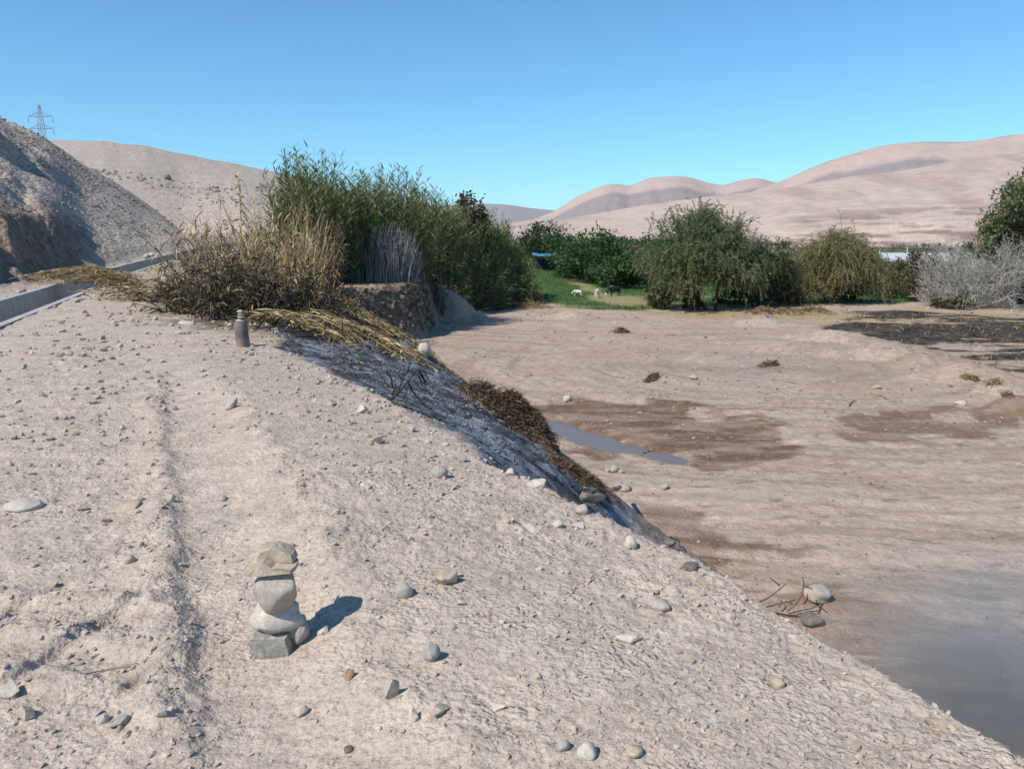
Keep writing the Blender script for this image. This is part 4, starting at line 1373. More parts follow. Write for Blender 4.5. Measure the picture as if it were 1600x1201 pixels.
litter('stubble', 'pale straw stubble left in streaks over the burnt field', P_ASH, 1300, L_DRY, 314, .28, .03, .02, 2.0)
litter('straw_litter', 'loose straw scattered round the dry canes', LITTER, 3500, L_DRY, 311, .25, .016)
litter('charred_litter', 'charred bits littering the scorched ground under the dry canes', np.array(SCORCH), 2500, T_CHAR, 312, .3, .03, .1, .8)
slope_ash = np.array([(crest_x(y) + .2, y) for y in np.linspace(5.5, 27, 14)] + [(crest_x(y) + np.interp(y, [5, 7, 10, 13, 16, 20, 26, 30], [1.2, 2.2, 3.3, 4.6, 5.0, 5.0, 3.8, 2.0]), y) for y in np.linspace(27, 5.5, 14)])
litter('charred_litter', 'charred flakes and ash crumbs over the burnt slope', slope_ash, 7000, T_CHAR, 313, .055, .014, .02, .8)


# ------------------------------------------------------------------ stones
def m_stone(name, c1, c2, c3=None, scale=9, bump=.006, speck=90):
    g = NT(name)
    p = g.obj()
    n = g.noise(scale, 6, .62, p); s = g.noise(speck, 3, .7, p)
    c = g.ramp(n, [(.30, c1), (.55, c2), (.75, c3 or c2)])
    c = g.mix(1.0, c, g.ramp(s, [(.3, (.78, .78, .78)), (.7, (1.18, 1.18, 1.17))]), 'MULTIPLY')
    b = g.bump(n, bump, .8)
    b = g.bump(s, bump * .25, .7, b)
    return g.done(g.bsdf(c, .92, b, .15))


S_TAN = m_stone('stone_tan', (.30, .235, .17), (.42, .34, .255), (.48, .39, .30))
S_PALE = m_stone('stone_pale', (.40, .345, .285), (.50, .44, .37), (.56, .50, .43))
S_GREY = m_stone('stone_grey', (.29, .25, .21), (.385, .335, .285), (.43, .38, .325))
S_BLUE = m_stone('stone_bluegrey', (.24, .235, .215), (.32, .31, .285), (.37, .355, .32))
S_DARK = m_stone('stone_dark', (.10, .085, .075), (.18, .155, .135), (.24, .205, .18))
S_RUST = m_stone('stone_rust', (.25, .15, .09), (.36, .235, .15), (.42, .29, .19))
S_COARSE = m_stone('stone_coarse', (.20, .19, .165), (.31, .29, .255), (.38, .345, .30), 22, .012, 60)


def rock_mesh(name, kind, seed, mat, sub=2, dims=(1, 1, 1)):
    """kind: 'round' cobble or 'angular' broken rock; about unit size, scaled by dims"""
    g = np.random.default_rng(seed)
    bm = bmesh.new()
    if kind == 'round':
        bmesh.ops.create_icosphere(bm, subdivisions=sub + 1 if sub > 1 else 2, radius=.5)
        a = g.normal(0, 1, (3, 3))
        pl = unit(g.normal(0, 1, (9, 3))); off = .34 + .13 * g.random(9)
        for v in bm.verts:
            c = np.array(v.co)
            u = c / np.linalg.norm(c)
            c = c * (1 + .12 * math.sin(2.2 * (u @ a[0]) + seed) + .06 * math.sin(3.5 * (u @ a[1]) + 2 * seed))
            for nn, d in zip(pl, off):
                e = c @ nn - d
                if e > 0:
                    c = c - nn * e * .8
            c = c * (1 + .012 * math.sin(14 * u[0] + seed) * math.sin(13 * u[1]) + .010 * math.sin(21 * (u @ a[2])))
            v.co = Vector(c)
    else:
        pts = unit(g.normal(0, 1, (13, 3))) * (.42 + .16 * g.random((13, 1)))
        for p in pts:
            bm.verts.new(p)
        r = bmesh.ops.convex_hull(bm, input=bm.verts)
        junk = [e for e in r['geom_interior'] if isinstance(e, bmesh.types.BMVert)] + [e for e in r['geom_unused'] if isinstance(e, bmesh.types.BMVert)]
        bmesh.ops.delete(bm, geom=list(set(junk)), context='VERTS')
        if sub >= 2:
            bmesh.ops.bevel(bm, geom=list(bm.edges), offset=.03, segments=1, affect='EDGES', clamp_overlap=True)
            bmesh.ops.triangulate(bm, faces=bm.faces)
            bmesh.ops.subdivide_edges(bm, edges=[e for e in bm.edges if e.calc_length() > .16], cuts=2, use_grid_fill=True)
            for v in bm.verts:
                v.co *= 1 + .035 * math.sin(17 * v.co.x + seed) * math.cos(15 * v.co.y) + .03 * math.sin(23 * v.co.z + 2 * v.co.x * 9)
    co = np.array([v.co[:] for v in bm.verts])
    ext = co.max(0) - co.min(0); mid = (co.max(0) + co.min(0)) / 2
    for v in bm.verts:
        v.co = Vector((np.array(v.co) - mid) / ext * np.array(dims))
    bmesh.ops.recalc_face_normals(bm, faces=bm.faces)
    me = bpy.data.meshes.new(name)
    bm.to_mesh(me); bm.free()
    me.polygons.foreach_set('use_smooth', np.full(len(me.polygons), kind == 'round', bool))
    me.materials.append(mat)
    return me


# the cairn: each stone can be lifted off
cb = hit(433, 1012)
CY = cb.y


def cairn_stone(u, v, w, h, depth, kind, mat, seed, label, dy=0.0, rot=(0, 0, 0), mesh=None, name='cairn_stone'):
    y = CY + dy
    c = at(u, v, y)
    k = math.hypot(1, (CAMH - c.z) / y) * y / 1200 * .985
    me = mesh or rock_mesh('cairn_stone', kind, seed, mat, 3 if kind == 'round' else 2, (w * k, depth * k, h * k))
    o = link(name, me, None, c, rot)
    return tag(o, label, 'stone', 'stones of the balanced cairn')


def slab_mesh(name, outline, thick, mat, seed, k):
    """broken slab: outline in pixels of the view (x right, z up), given depth"""
    g = np.random.default_rng(seed)
    bm = bmesh.new()
    ring = []
    for s, sc in ((-1, .90), (-.5, 1.0), (.5, .97), (1, .82)):
        ring.append([bm.verts.new((x * k * sc + g.normal(0, .8) * k, s * thick * k / 2 + g.normal(0, 1.2) * k, z * k * sc + g.normal(0, .4) * k)) for x, z in outline])
    n = len(outline)
    for a, b in zip(ring, ring[1:]):
        for i in range(n):
            bm.faces.new((a[i], a[(i + 1) % n], b[(i + 1) % n], b[i]))
    bm.faces.new(ring[0][::-1]); bm.faces.new(ring[-1])
    bmesh.ops.triangulate(bm, faces=bm.faces)
    bmesh.ops.subdivide_edges(bm, edges=list(bm.edges), cuts=1)
    for v in bm.verts:
        v.co += Vector(g.normal(0, .35, 3) * k)
    bmesh.ops.recalc_face_normals(bm, faces=bm.faces)
    me = bpy.data.meshes.new(name)
    bm.to_mesh(me); bm.free()
    me.materials.append(mat)
    return me


kk = CY * 1.16 / 1200
cairn_stone(430, 1003, 62, 46, 58, 'angular', S_COARSE, 401, 'dark grey rough block at the base of the balanced cairn', 0, mesh=slab_mesh('cairn_stone', [(-32, 16), (-26, 22), (0, 20), (24, 20), (30, -8), (28, -20), (0, -22), (-22, -20), (-30, 0)], 52, S_COARSE, 401, kk))
cairn_stone(434, 962, 82, 54, 68, 'round', S_PALE, 402, 'wide pale rounded stone lying on the base block of the cairn', .01, (0, R(6), R(0)))
cairn_stone(432, 921, 74, 78, 60, 'round', S_GREY, 403, 'big egg-shaped greyish stone standing upright in the middle of the cairn', -.01, (R(4), R(-6), R(0)))
cairn_stone(425, 879, 76, 34, 46, 'angular', S_TAN, 404, 'flat wedge-shaped stone capping the cairn like a hat brim', -.01, (0, R(2), 0), mesh=slab_mesh('cairn_stone', [(-38, -11), (-32, -3), (-17, 13), (-7, 12), (6, 3), (36, 1), (36, -6), (14, -6), (0, -9), (-24, -13)], 44, S_TAN, 404, kk))
cairn_stone(434, 861, 54, 24, 34, 'angular', S_TAN, 405, 'small angular tan stone on the very top of the cairn', .03, (0, 0, 0), mesh=slab_mesh('cairn_stone', [(-26, 0), (-18, 8), (-4, 11), (8, 9), (24, 0), (27, -10), (10, -10), (-2, -9), (-10, -5)], 36, S_TAN, 405, kk))
cairn_stone(468, 983, 31, 50, 36, 'round', S_GREY, 406, 'oval grey cobble leaning upright against the right side of the cairn', .02, (R(8), R(10), 0))

# single stones one can point at: u, v(bottom), w px, h px, kind, material, label
HERO = [
    (505, 992, 18, 17, 'angular', S_PALE, 'small pale pointed stone in the shadow beside the cairn'),
    (697, 915, 36, 30, 'angular', S_TAN, 'angular tan rock, largest loose rock right of the cairn'),
    (715, 902, 14, 12, 'angular', S_PALE, 'small pale chip touching the angular tan rock'),
    (632, 934, 28, 28, 'round', S_GREY, 'upright rounded grey cobble between the cairn and the angular tan rock'),
    (611, 1092, 24, 42, 'angular', S_GREY, 'thin grey shard standing on edge in the foreground gravel'),
    (674, 1032, 26, 34, 'round', S_BLUE, 'greenish grey smooth cobble half sunk below the angular rock'),
    (985, 1003, 38, 14, 'angular', S_PALE, 'flat pale slab lying in the right foreground gravel'),
    (1028, 954, 36, 24, 'round', S_GREY, 'rounded grey cobble half buried near the bank edge'),
    (916, 1185, 28, 30, 'round', S_PALE, 'round pale cobble at the bottom centre of the picture'),
    (991, 1184, 26, 22, 'round', S_TAN, 'round tan cobble right of the round pale one at the bottom'),
    (880, 1173, 20, 20, 'round', S_GREY, 'egg-shaped grey stone left of the round pale cobble at the bottom'),
    (545, 1062, 18, 22, 'angular', S_RUST, 'orange-brown stone set in the gravel below the cairn'),
    (18, 1090, 30, 32, 'angular', S_PALE, 'whitish angular stone at the left edge of the picture'),
    (197, 799, 46, 18, 'angular', S_TAN, 'flat oval tan stone on the left tracks'),
    (38, 798, 54, 16, 'round', S_PALE, 'long pale stone near the left edge beside the tracks'),
    (216, 784, 20, 14, 'angular', S_PALE, 'pale stone just above the flat oval tan stone'),
    (268, 784, 14, 15, 'angular', S_PALE, 'pale stone on the left lip of the tyre rut'),
    (203, 880, 18, 16, 'round', S_GREY, 'grey pebble on a small clod left of the rut'),
    (130, 798, 20, 14, 'angular', S_TAN, 'tan broken stone between the long pale and flat oval stones'),
    (586, 694, 24, 18, 'angular', S_PALE, 'pale wedge stone sticking up halfway along the bank edge'),
    (687, 746, 27, 24, 'round', S_GREY, 'round grey cobble in the middle of the bank'),
    (722, 722, 16, 14, 'angular', S_BLUE, 'bluish stone on the bank near the ash'),
    (798, 743, 16, 14, 'round', S_PALE, 'small white round stone right at the ash edge'),
    (640, 675, 20, 14, 'angular', S_GREY, 'grey stone just below the burnt twigs'),
    (362, 639, 18, 24, 'angular', S_GREY, 'upright grey stone at the right side of the rut'),
    (568, 645, 22, 18, 'angular', S_PALE, 'blocky pale stone at the ash edge above the wedge stone'),
    (519, 634, 18, 16, 'angular', S_GREY, 'pointed grey stone left of the blocky pale stone'),
    (838, 762, 30, 14, 'angular', S_PALE, 'flat pale rock at the bank edge below the ash'),
    (985, 856, 20, 26, 'round', S_PALE, 'upright pale cobble on the bank edge by the blue ash'),
    (908, 804, 22, 20, 'round', S_GREY, 'rounded grey cobble on the bank edge above the pale one'),
    (872, 822, 16, 14, 'round', S_PALE, 'small white cobble left of the rounded grey one on the edge'),
    (903, 826, 22, 13, 'angular', S_PALE, 'low pale stone below the rounded grey cobble on the edge'),
    (688, 1118, 36, 15, 'angular', S_TAN, 'long brown stone in the central foreground'),
    (647, 1127, 16, 24, 'angular', S_PALE, 'pale upright stone left of the long brown stone'),
    (190, 1136, 30, 17, 'angular', S_BLUE, 'bluish flat stone in the left foreground row of stones'),
    (160, 1130, 20, 14, 'angular', S_PALE, 'pale stone left of the bluish flat stone'),
    (252, 1120, 18, 13, 'angular', S_GREY, 'grey stone right of the bluish flat stone'),
    (40, 1125, 30, 24, 'angular', S_TAN, 'tan clod-like stone at the lower left edge'),
    (472, 1118, 20, 20, 'round', S_PALE, 'pale rounded stone below the cairn'),
    (545, 1175, 14, 10, 'round', S_DARK, 'small black pebble in the lower centre left'),
    (1462, 1137, 34, 16, 'angular', S_TAN, 'jutting flat stone on the bank lip above the smoke'),
    (780, 1110, 22, 12, 'angular', S_PALE, 'pale flat chip in the central foreground'),
    (835, 1060, 18, 12, 'angular', S_GREY, 'grey chip right of centre in the foreground'),
    (1100, 1080, 18, 16, 'angular', S_GREY, 'grey stone in the right foreground slope'),
    (1215, 1075, 20, 18, 'round', S_TAN, 'tan cobble near the lip in the right foreground'),
    (292, 508, 26, 9, 'round', S_PALE, 'white oval stone beside the burnt canes'),
    (663, 555, 20, 26, 'round', S_PALE, 'pale boulder at the foot of the fallen straw by the ash slope'),
    (1278, 942, 44, 30, 'round', S_GREY, 'big smooth oval boulder alone on the mud floor'),
    (1268, 980, 34, 20, 'round', S_DARK, 'dark boulder among the twigs below the big oval boulder'),
    (960, 738, 16, 16, 'round', S_GREY, 'middle stone of three grey stones on the pale floor'),
    (950, 738, 10, 10, 'round', S_GREY, 'left stone of three grey stones on the pale floor'),
    (970, 739, 10, 8, 'round', S_TAN, 'right stone of three grey stones on the pale floor'),
    (1038, 765, 14, 10, 'round', S_GREY, 'single grey stone right of the three on the pale floor'),
    (1080, 892, 26, 16, 'round', S_DARK, 'dark rounded stone at the toe of the bank'),
    (1046, 852, 22, 14, 'round', S_DARK, 'dark stone beside the bent stick at the toe'),
    (976, 768, 22, 14, 'round', S_GREY, 'grey stone at the end of the pale driftwood'),
    (886, 628, 14, 12, 'round', S_PALE, 'pale stone beside the puddle above the straw heap'),
    (230, 405, 12, 12, 'round', S_GREY, 'left stone of three beside the far canal wall'),
    (238, 401, 12, 9, 'round', S_PALE, 'middle stone of three beside the far canal wall'),
    (248, 402, 12, 9, 'round', S_PALE, 'right stone of three beside the far canal wall'),
    (292, 408, 20, 8, 'round', S_PALE, 'pale long stone on the near side of the far canal'),
    (262, 281, 12, 11, 'round', S_DARK, 'dark boulder alone high on the stony slope'),
    (1085, 593, 14, 9, 'round', S_GREY, 'grey stone on the middle of the bare floor'),
    (1370, 608, 14, 8, 'round', S_GREY, 'grey stone on the right part of the bare floor'),
    (1500, 632, 20, 10, 'round', S_PALE, 'pale stone below the burnt field on the right'),
]
SPOTS = []
for i, (u, v, w, h, kind, mat, lab) in enumerate(HERO):
    p = hit(u, v)
    dist = math.sqrt(p.x ** 2 * 0 + p.y ** 2 + (CAMH - p.z) ** 2)
    k = dist / 1200
    dn = math.atan2(CAMH - p.z, p.y)
    ww = w * k; hh = h * k * .95
    me = rock_mesh('stone', kind, 500 + i, mat, 2, (ww, ww * (.75 if kind == 'angular' else .85), hh))
    y = p.y + ww * .25; x = p.x * y / p.y
    o = link('boulder' if 'boulder' in lab else 'stone', me, None, (x, y, hgt(x, y) + hh * .25), (random.uniform(-.15, .15), random.uniform(-.15, .15), random.uniform(0, .5)))
    tag(o, lab, 'boulder' if 'boulder' in lab else 'stone')
    SPOTS.append((x, y, ww))

# loose stones of the gravel that are big enough to pick apart
BASE = []
for i in range(14):
    kind = 'round' if i % 3 == 0 else 'angular'
    mat = [S_PALE, S_TAN, S_TAN, S_GREY, S_PALE, S_TAN, S_GREY][i % 7]
    BASE.append(rock_mesh('stone', kind, 600 + i, mat, 1, (1, .8, .6)))
g = np.random.default_rng(610)
groups = [('small loose stone lying in the gravel of the near bank', 'loose stones on the near bank', 80, (1.5, 4.5), (8, 22)),
          ('loose stone in the rough gravel along the bank edge', 'loose stones along the bank edge', 50, (4.5, 10), (7, 16)),
          ('loose stone on the churned ground left of the rut', 'loose stones left of the rut', 40, (4.0, 12), (7, 16))]
for lab, grp, n, (y0, y1), (s0, s1) in groups:
    c = 0
    while c < n:
        y = y0 + (y1 - y0) * g.random() ** 1.2
        if 'edge' in grp:
            x = crest_x(y) - abs(g.normal(0, .7)) - .05
        elif 'left' in grp:
            x = crest_x(y) - 2.2 - 4 * g.random()
        else:
            x = crest_x(y) - .1 - 4.2 * g.random()
            if fbm(np.array([x * .9]), np.array([y * .9]), 2, 611)[0] < -.15 and g.random() < .6:
                continue
        if abs(x / y) > .72 or math.hypot(x - cb.x, y - cb.y) < .22 or any(abs(x - a) < b * .8 and abs(y - d) < b * .8 for a, d, b in SPOTS):
            continue
        px = s0 + (s1 - s0) * g.random() ** 2.6
        s = px / 1200 * math.hypot(y, 1.55) * .8
        me = BASE[int(g.integers(0, len(BASE)))]
        o = link('stone', me, None, (x, y, hgt(x, y) + s * .06), (g.normal(0, .25), g.normal(0, .25), g.random() * 6.28))
        o.scale = (s, s * (.75 + .5 * g.random()), s * (.7 + .6 * g.random()))
        tag(o, lab, 'stone', grp)
        c += 1


# gravel and clods that nobody could count
def ico():
    bm = bmesh.new(); bmesh.ops.create_icosphere(bm, subdivisions=1, radius=.5)
    v = np.array([x.co[:] for x in bm.verts]); bm.verts.index_update()
    f = np.array([[q.index for q in p.verts] for p in bm.faces]); bm.free()
    return v, f


OCT_V = np.array([(.5, 0, 0), (0, .5, 0), (-.5, 0, 0), (0, -.5, 0), (0, 0, .42), (0, 0, -.42)])
OCT_F = np.array([(0, 1, 4), (1, 2, 4), (2, 3, 4), (3, 0, 4), (1, 0, 5), (2, 1, 5), (3, 2, 5), (0, 3, 5)])


def gravel(name, label, x, y, size, seed, shape, cols, sink=.10, flat=.60):
    g = np.random.default_rng(seed)
    bv, bf = shape
    n = len(x)
    jit = 1 + g.normal(0, .22, (n, len(bv), 1))
    V = bv[None] * jit * np.stack([1 + .35 * g.normal(0, 1, n).clip(-1, 1), np.ones(n), flat + .25 * g.random(n)], 1)[:, None]
    a = g.random(n) * 6.283; ca, sa = np.cos(a), np.sin(a)
    tl = g.normal(0, .35, n)
    X = V[..., 0] * ca[:, None] - V[..., 1] * sa[:, None]; Y = V[..., 0] * sa[:, None] + V[..., 1] * ca[:, None]
    Z = V[..., 2] + X * tl[:, None]
    W = np.stack([X, Y, Z], -1) * size[:, None, None]
    W += np.stack([x, y, height(x, y) + size * sink], 1)[:, None]
    f = (bf[None] + (np.arange(n) * len(bv))[:, None, None]).reshape(-1, 3)
    C = np.array(cols)[g.integers(0, len(cols), n)] * (.78 + .26 * g.random((n, 1)))
    me = make_mesh(name, W.reshape(-1, 3), f, M_GRAVEL, None, False, np.repeat(C, len(bv), 0))
    o = link(name, me)
    return tag(o, label, None, None, 'stuff')


gm = NT('gravel_stone')
M_GRAVEL = gm.done(gm.bsdf(gm.mix(1.0, gm.attr('Col').outputs['Color'], gm.ramp(gm.noise(120, 3, .6, gm.pos()), [(.3, (.72, .72, .72)), (.7, (1.2, 1.2, 1.2))]), 'MULTIPLY'), .95, None, .12))
SOILC = [(.445, .362, .288), (.425, .345, .27), (.455, .375, .30), (.41, .335, .265), (.46, .385, .315), (.39, .325, .265)]
g = np.random.default_rng(620)
N = 105000
r = 1.35 * (30 / 1.35) ** (g.random(N) ** 1.15)
a = np.radians(g.uniform(-40, 40, N))
x = np.sin(a) * r; y = np.cos(a) * r
s_ = (x - crest_x(y)) * .88
dens = np.clip(.45 + .9 * fbm(x * .9, y * .9, 3, 621) + .35 * np.exp(-((s_ + .45) / .55) ** 2), .06, 1)
ra = x - np.interp(y, [-2, 2.8, 7.65, 9.5, 12], [1.0, -1.27, -3.55, -4.3, -5.6])
dens = dens * np.where((ra > .05) & (ra < .6) & (y < 8.5), .25, 1) + .5 * np.exp(-((ra + .08) / .10) ** 2) * (y < 9)
keep = (g.random(N) < dens) & (s_ < .12) & (np.abs(x - canal_x(y)) > .85)
x, y, r = x[keep], y[keep], r[keep]
px = 1.6 + 8.5 * g.random(len(x)) ** 9
size = px / 1200 * np.hypot(r, 1.55)
big = px > 5.0
gravel('gravel', 'coarse gravel strewn over the bank', x[big], y[big], size[big], 622, ico(), SOILC + [(.36, .33, .29), (.47, .41, .34)])
gravel('soil_clods', 'fine clods and grit covering the bank', x[~big], y[~big], size[~big], 623, (OCT_V, OCT_F), SOILC, .06)
# stones on the hillside left of the canal
N = 60000
yy = g.uniform(18, 150, N); tt = g.uniform(-.80, -.25, N); xx = tt * yy
zz = height(xx, yy)
k = (xx < canal_x(yy) - 1.2) & (g.random(N) < (.30 + .9 * fbm(xx * .12, yy * .12, 4, 631)) * np.where(yy > 100, .7, 1.3))
xx, yy = xx[k], yy[k]
sz = (1.3 + 6 * g.random(len(xx)) ** 7) / 1200 * yy
gravel('hillside_rubble', 'loose rubble strewn over the stony slope above the canal', xx, yy, sz, 632, (OCT_V, OCT_F), [(.30, .25, .215), (.25, .215, .19), (.36, .31, .265), (.20, .17, .15)])
# crumbs on the floor and slope
N = 40000
r = 9 * (70 / 9) ** g.random(N); a = np.radians(g.uniform(-14, 40, N)); xx = np.sin(a) * r; yy = np.cos(a) * r
k = (xx > crest_x(yy) + .2) & (poly_sd(P_FIELD, xx, yy) > .5) & (g.random(N) < np.clip(.22 + .9 * fbm(xx * .35, yy * .5, 3, 641), .02, 1))
onslope = xx < toe_x(yy) + .8
k |= (xx > crest_x(yy) + .1) & onslope & (g.random(N) < .7)
k &= pmask(P_ASH, xx, yy, .4, 4.0, .2, 243) < .3
xx, yy, r = xx[k], yy[k], r[k]
sz = (1.2 + 5.5 * g.random(len(xx)) ** 8) / 1200 * r
gravel('floor_crumbs', 'crumbs of earth and small stones on the bulldozed floor and slope', xx, yy, sz, 642, (OCT_V, OCT_F), [(.36, .29, .235), (.27, .20, .155), (.21, .155, .12), (.42, .35, .29)])


# clods and roots of the eroded scarp below the grey stalks
N = 5000
xx = g.uniform(-8.6, -3.6, N); yy = g.uniform(32.5, 43, N); zz = height(xx, yy, False)
k = (zz < -.55) & (zz > FLOOR + .15)
xx, yy = xx[k][:1500], yy[k][:1500]
gravel('scarp_clods', 'crumbling dark earth clods on the scarp below the grey stalks', xx, yy, .07 + .32 * g.random(len(xx)) ** 3, 651, ico(), [(.15, .108, .08), (.20, .15, .115), (.11, .08, .06), (.26, .20, .16)], .0, .8)
litter('scarp_litter', 'dead roots and dark litter hanging over the scarp edge', np.array([(-8.8, 36.5), (-7.6, 35.8), (-5.6, 37.0), (-4.8, 38.0), (-4.9, 39.2), (-8.6, 38.6)]), 900, L_SCORCH, 652, .5, .03, .05, -.4)

# ------------------------------------------------------------------ short post with pebbles on top
pb_ = hit(380, 541)
def build_post():
    x, y = pb_.x, pb_.y
    z = hgt(x, y)
    k = y / 1200
    h = 39 * k; rad = 10.5 * k
    gn = NT('weathered_post')
    p = gn.obj()
    sep = gn.node('ShaderNodeSeparateXYZ'); gn.l.new(p, sep.inputs[0])
    n = gn.noise(14, 5, .6, p)
    hz = gn.math('ADD', gn.math('MULTIPLY', sep.outputs['Z'], 1 / h), gn.math('MULTIPLY', n, .25))
    c = gn.ramp(hz, [(.12, (.30, .20, .12)), (.42, (.20, .15, .125)), (.60, (.11, .095, .09)), (1.1, (.17, .16, .155))])
    mat = gn.done(gn.bsdf(c, .85, gn.bump(n, .01, .6), .2))
    sides, prof = 20, [(0, -.08), (.93, -.08), (.95, 0), (1.0, .06), (.97, .5), (.95, .96), (.90, 1.0), (.74, 1.0), (.72, .90), (0, .88)]
    V = []
    for (a, b) in prof:
        for i in range(sides):
            th = i / sides * 6.2832
            w = 1 + .02 * math.sin(3 * th) + .015 * math.sin(7 * th + b * 4)
            V.append((a * rad * w * math.cos(th), a * rad * w * math.sin(th), b * h))
    n_ = len(prof)
    r_ = np.arange(n_ - 1)[:, None] * sides; i = np.arange(sides)[None]; j = (i + 1) % sides
    q = np.stack([r_ + i, r_ + j, r_ + sides + j, r_ + sides + i], -1).reshape(-1, 4)
    o = link('short_post', make_mesh('short_post', np.array(V), q, mat, None, True), None, (x, y, z), (R(-3), R(-4), 0))
    tag(o, 'short weathered round post stained brown at the foot, standing before the burnt canes', 'post')
    zz = z + h * .97
    for i, (w, hh, dx, lab) in enumerate([(15, 6, -.5, 'lowest flat stone stacked on the short post'), (13, 5.5, .5, 'second flat stone stacked on the short post'), (11, 5, 0, 'third flat stone stacked on the short post'), (9, 5.5, -.3, 'topmost small stone of the stack on the short post')]):
        me = rock_mesh('stacked_stone', 'round', 700 + i, [S_TAN, S_GREY, S_TAN, S_PALE][i], 2, (w * k, w * k * .85, hh * k))
        oo = link('stacked_stone', me, None, (x + dx * k - .01, y, zz + hh * k * .45), (0, .08, i))
        tag(oo, lab, 'stone', 'stones on the short post')
        zz += hh * k * .88


build_post()


# ------------------------------------------------------------------ burnt twigs, driftwood and sticks
def stick(name, label, cat, pts, r0, mat, seed, lift=.03, group=None, sides=6, r1=.5):
    """polyline of photo pixels laid on the ground, optional height in metres as third value"""
    P = []
    for q in pts:
        h = hit(q[0], q[1])
        P.append((h.x, h.y, h.z + lift + (q[2] if len(q) > 2 else 0)))
    P = np.array(P)
    r0 = r0 / 1200 * float(np.hypot(P[:, 1], CAMH - P[:, 2]).mean())
    P[:, 2] += r0 * .7 - lift
    t = np.linspace(0, 1, len(P)); tt = np.linspace(0, 1, 4 * len(P))
    path = np.stack([np.interp(tt, t, P[:, i]) for i in range(3)], 1)
    g = np.random.default_rng(seed)
    path[1:-1] += g.normal(0, r0 * .4, (len(path) - 2, 3))
    loc = P[0]
    v, f, tn = tubes((path - loc)[None], (r0 * np.linspace(1, r1, len(tt)))[None], sides, g, True)
    o = link(name, make_mesh(name, v, f, mat, {'tint': tn}, True), None, tuple(loc))
    return tag(o, label, cat, group)


stick('driftwood', 'thick pale driftwood branch lying at the toe of the burnt slope', 'driftwood', [(905, 792), (940, 778), (972, 762)], 4.8, T_DRIFT, 801, .08, r1=1.1)
stick('driftwood', 'thin pale root above the thick driftwood branch', 'driftwood', [(908, 763), (935, 766), (962, 768)], 1.6, T_DRIFT, 802, .05)
stick('driftwood', 'thin pale root lying across the blue ash below the driftwood', 'driftwood', [(850, 765), (880, 780), (915, 790), (945, 800)], 1.6, T_DRIFT, 803, .05)
stick('straw_stick', 'long straw-coloured cane lying on the floor beyond the mud', 'stick', [(1085, 637), (1130, 638), (1180, 639), (1232, 643)], 1.3, T_DRY, 804, .03)
stick('straw_stick', 'short straw cane on the floor right of centre', 'stick', [(1262, 626), (1280, 629), (1295, 632)], 1.1, T_DRY, 805, .03)
stick('straw_stick', 'bent pale cane on the floor below the burnt field', 'stick', [(1355, 614), (1375, 618), (1398, 630)], 1.5, T_DRY, 806, .03)
stick('straw_stick', 'dark thin stick left of the bent pale cane', 'stick', [(1325, 636), (1332, 628), (1342, 625)], 1.0, T_BROWNTWIG, 807, .03)
stick('straw_stick', 'pale cane half buried on the floor below the clods', 'stick', [(1200, 592), (1235, 598), (1270, 604)], 1.0, T_DRY, 808, .03)
stick('straw_stick', 'thin straw lying in the left foreground track', 'stick', [(112, 1056), (160, 1048), (228, 1033)], 1.3, T_DRY, 809, .006)
stick('straw_stick', 'yellow cane piece at the bank edge above the twigs', 'stick', [(1088, 906), (1100, 914), (1116, 926)], 2.4, T_DRY, 810, .03)
stick('bent_stick', 'bent brown stick at the toe of the bank by the dark stone', 'stick', [(1043, 838), (1060, 845), (1066, 858)], 1.5, T_BROWNTWIG, 811, .05)


def px_branch(name, label, cat, base_px, lines, r0, mat, seed, part='branch'):
    """standing twigs: photo pixels at the base's own distance, leaning a little in depth"""
    b = hit(*base_px)
    r0 = r0 / 1200 * b.y
    dsc = b.y / 12
    g = np.random.default_rng(seed)
    root = thing(name, tuple(b), label, cat)
    for ln in lines:
        pts = []
        d0 = g.normal(0, .10) * dsc; slope = g.normal(0, .2) * dsc
        for i, (u, v) in enumerate(ln):
            y = b.y + d0 * (i > 0) + slope * i / len(ln)
            q = at(u, v, y)
            q.z = max(q.z, hgt(q.x, q.y) + .01)
            pts.append(q)
        P = np.array([p[:] for p in pts]) - np.array(b)
        t = np.linspace(0, 1, len(P)); tt = np.linspace(0, 1, 3 * len(P))
        path = np.stack([np.interp(tt, t, P[:, i]) for i in range(3)], 1)
        v, f, tn = tubes(path[None], (r0 * np.linspace(1, .4, len(tt)))[None], 5, g, True)
        link(part, make_mesh(part, v, f, mat, {'tint': tn}, True), root)
    return root


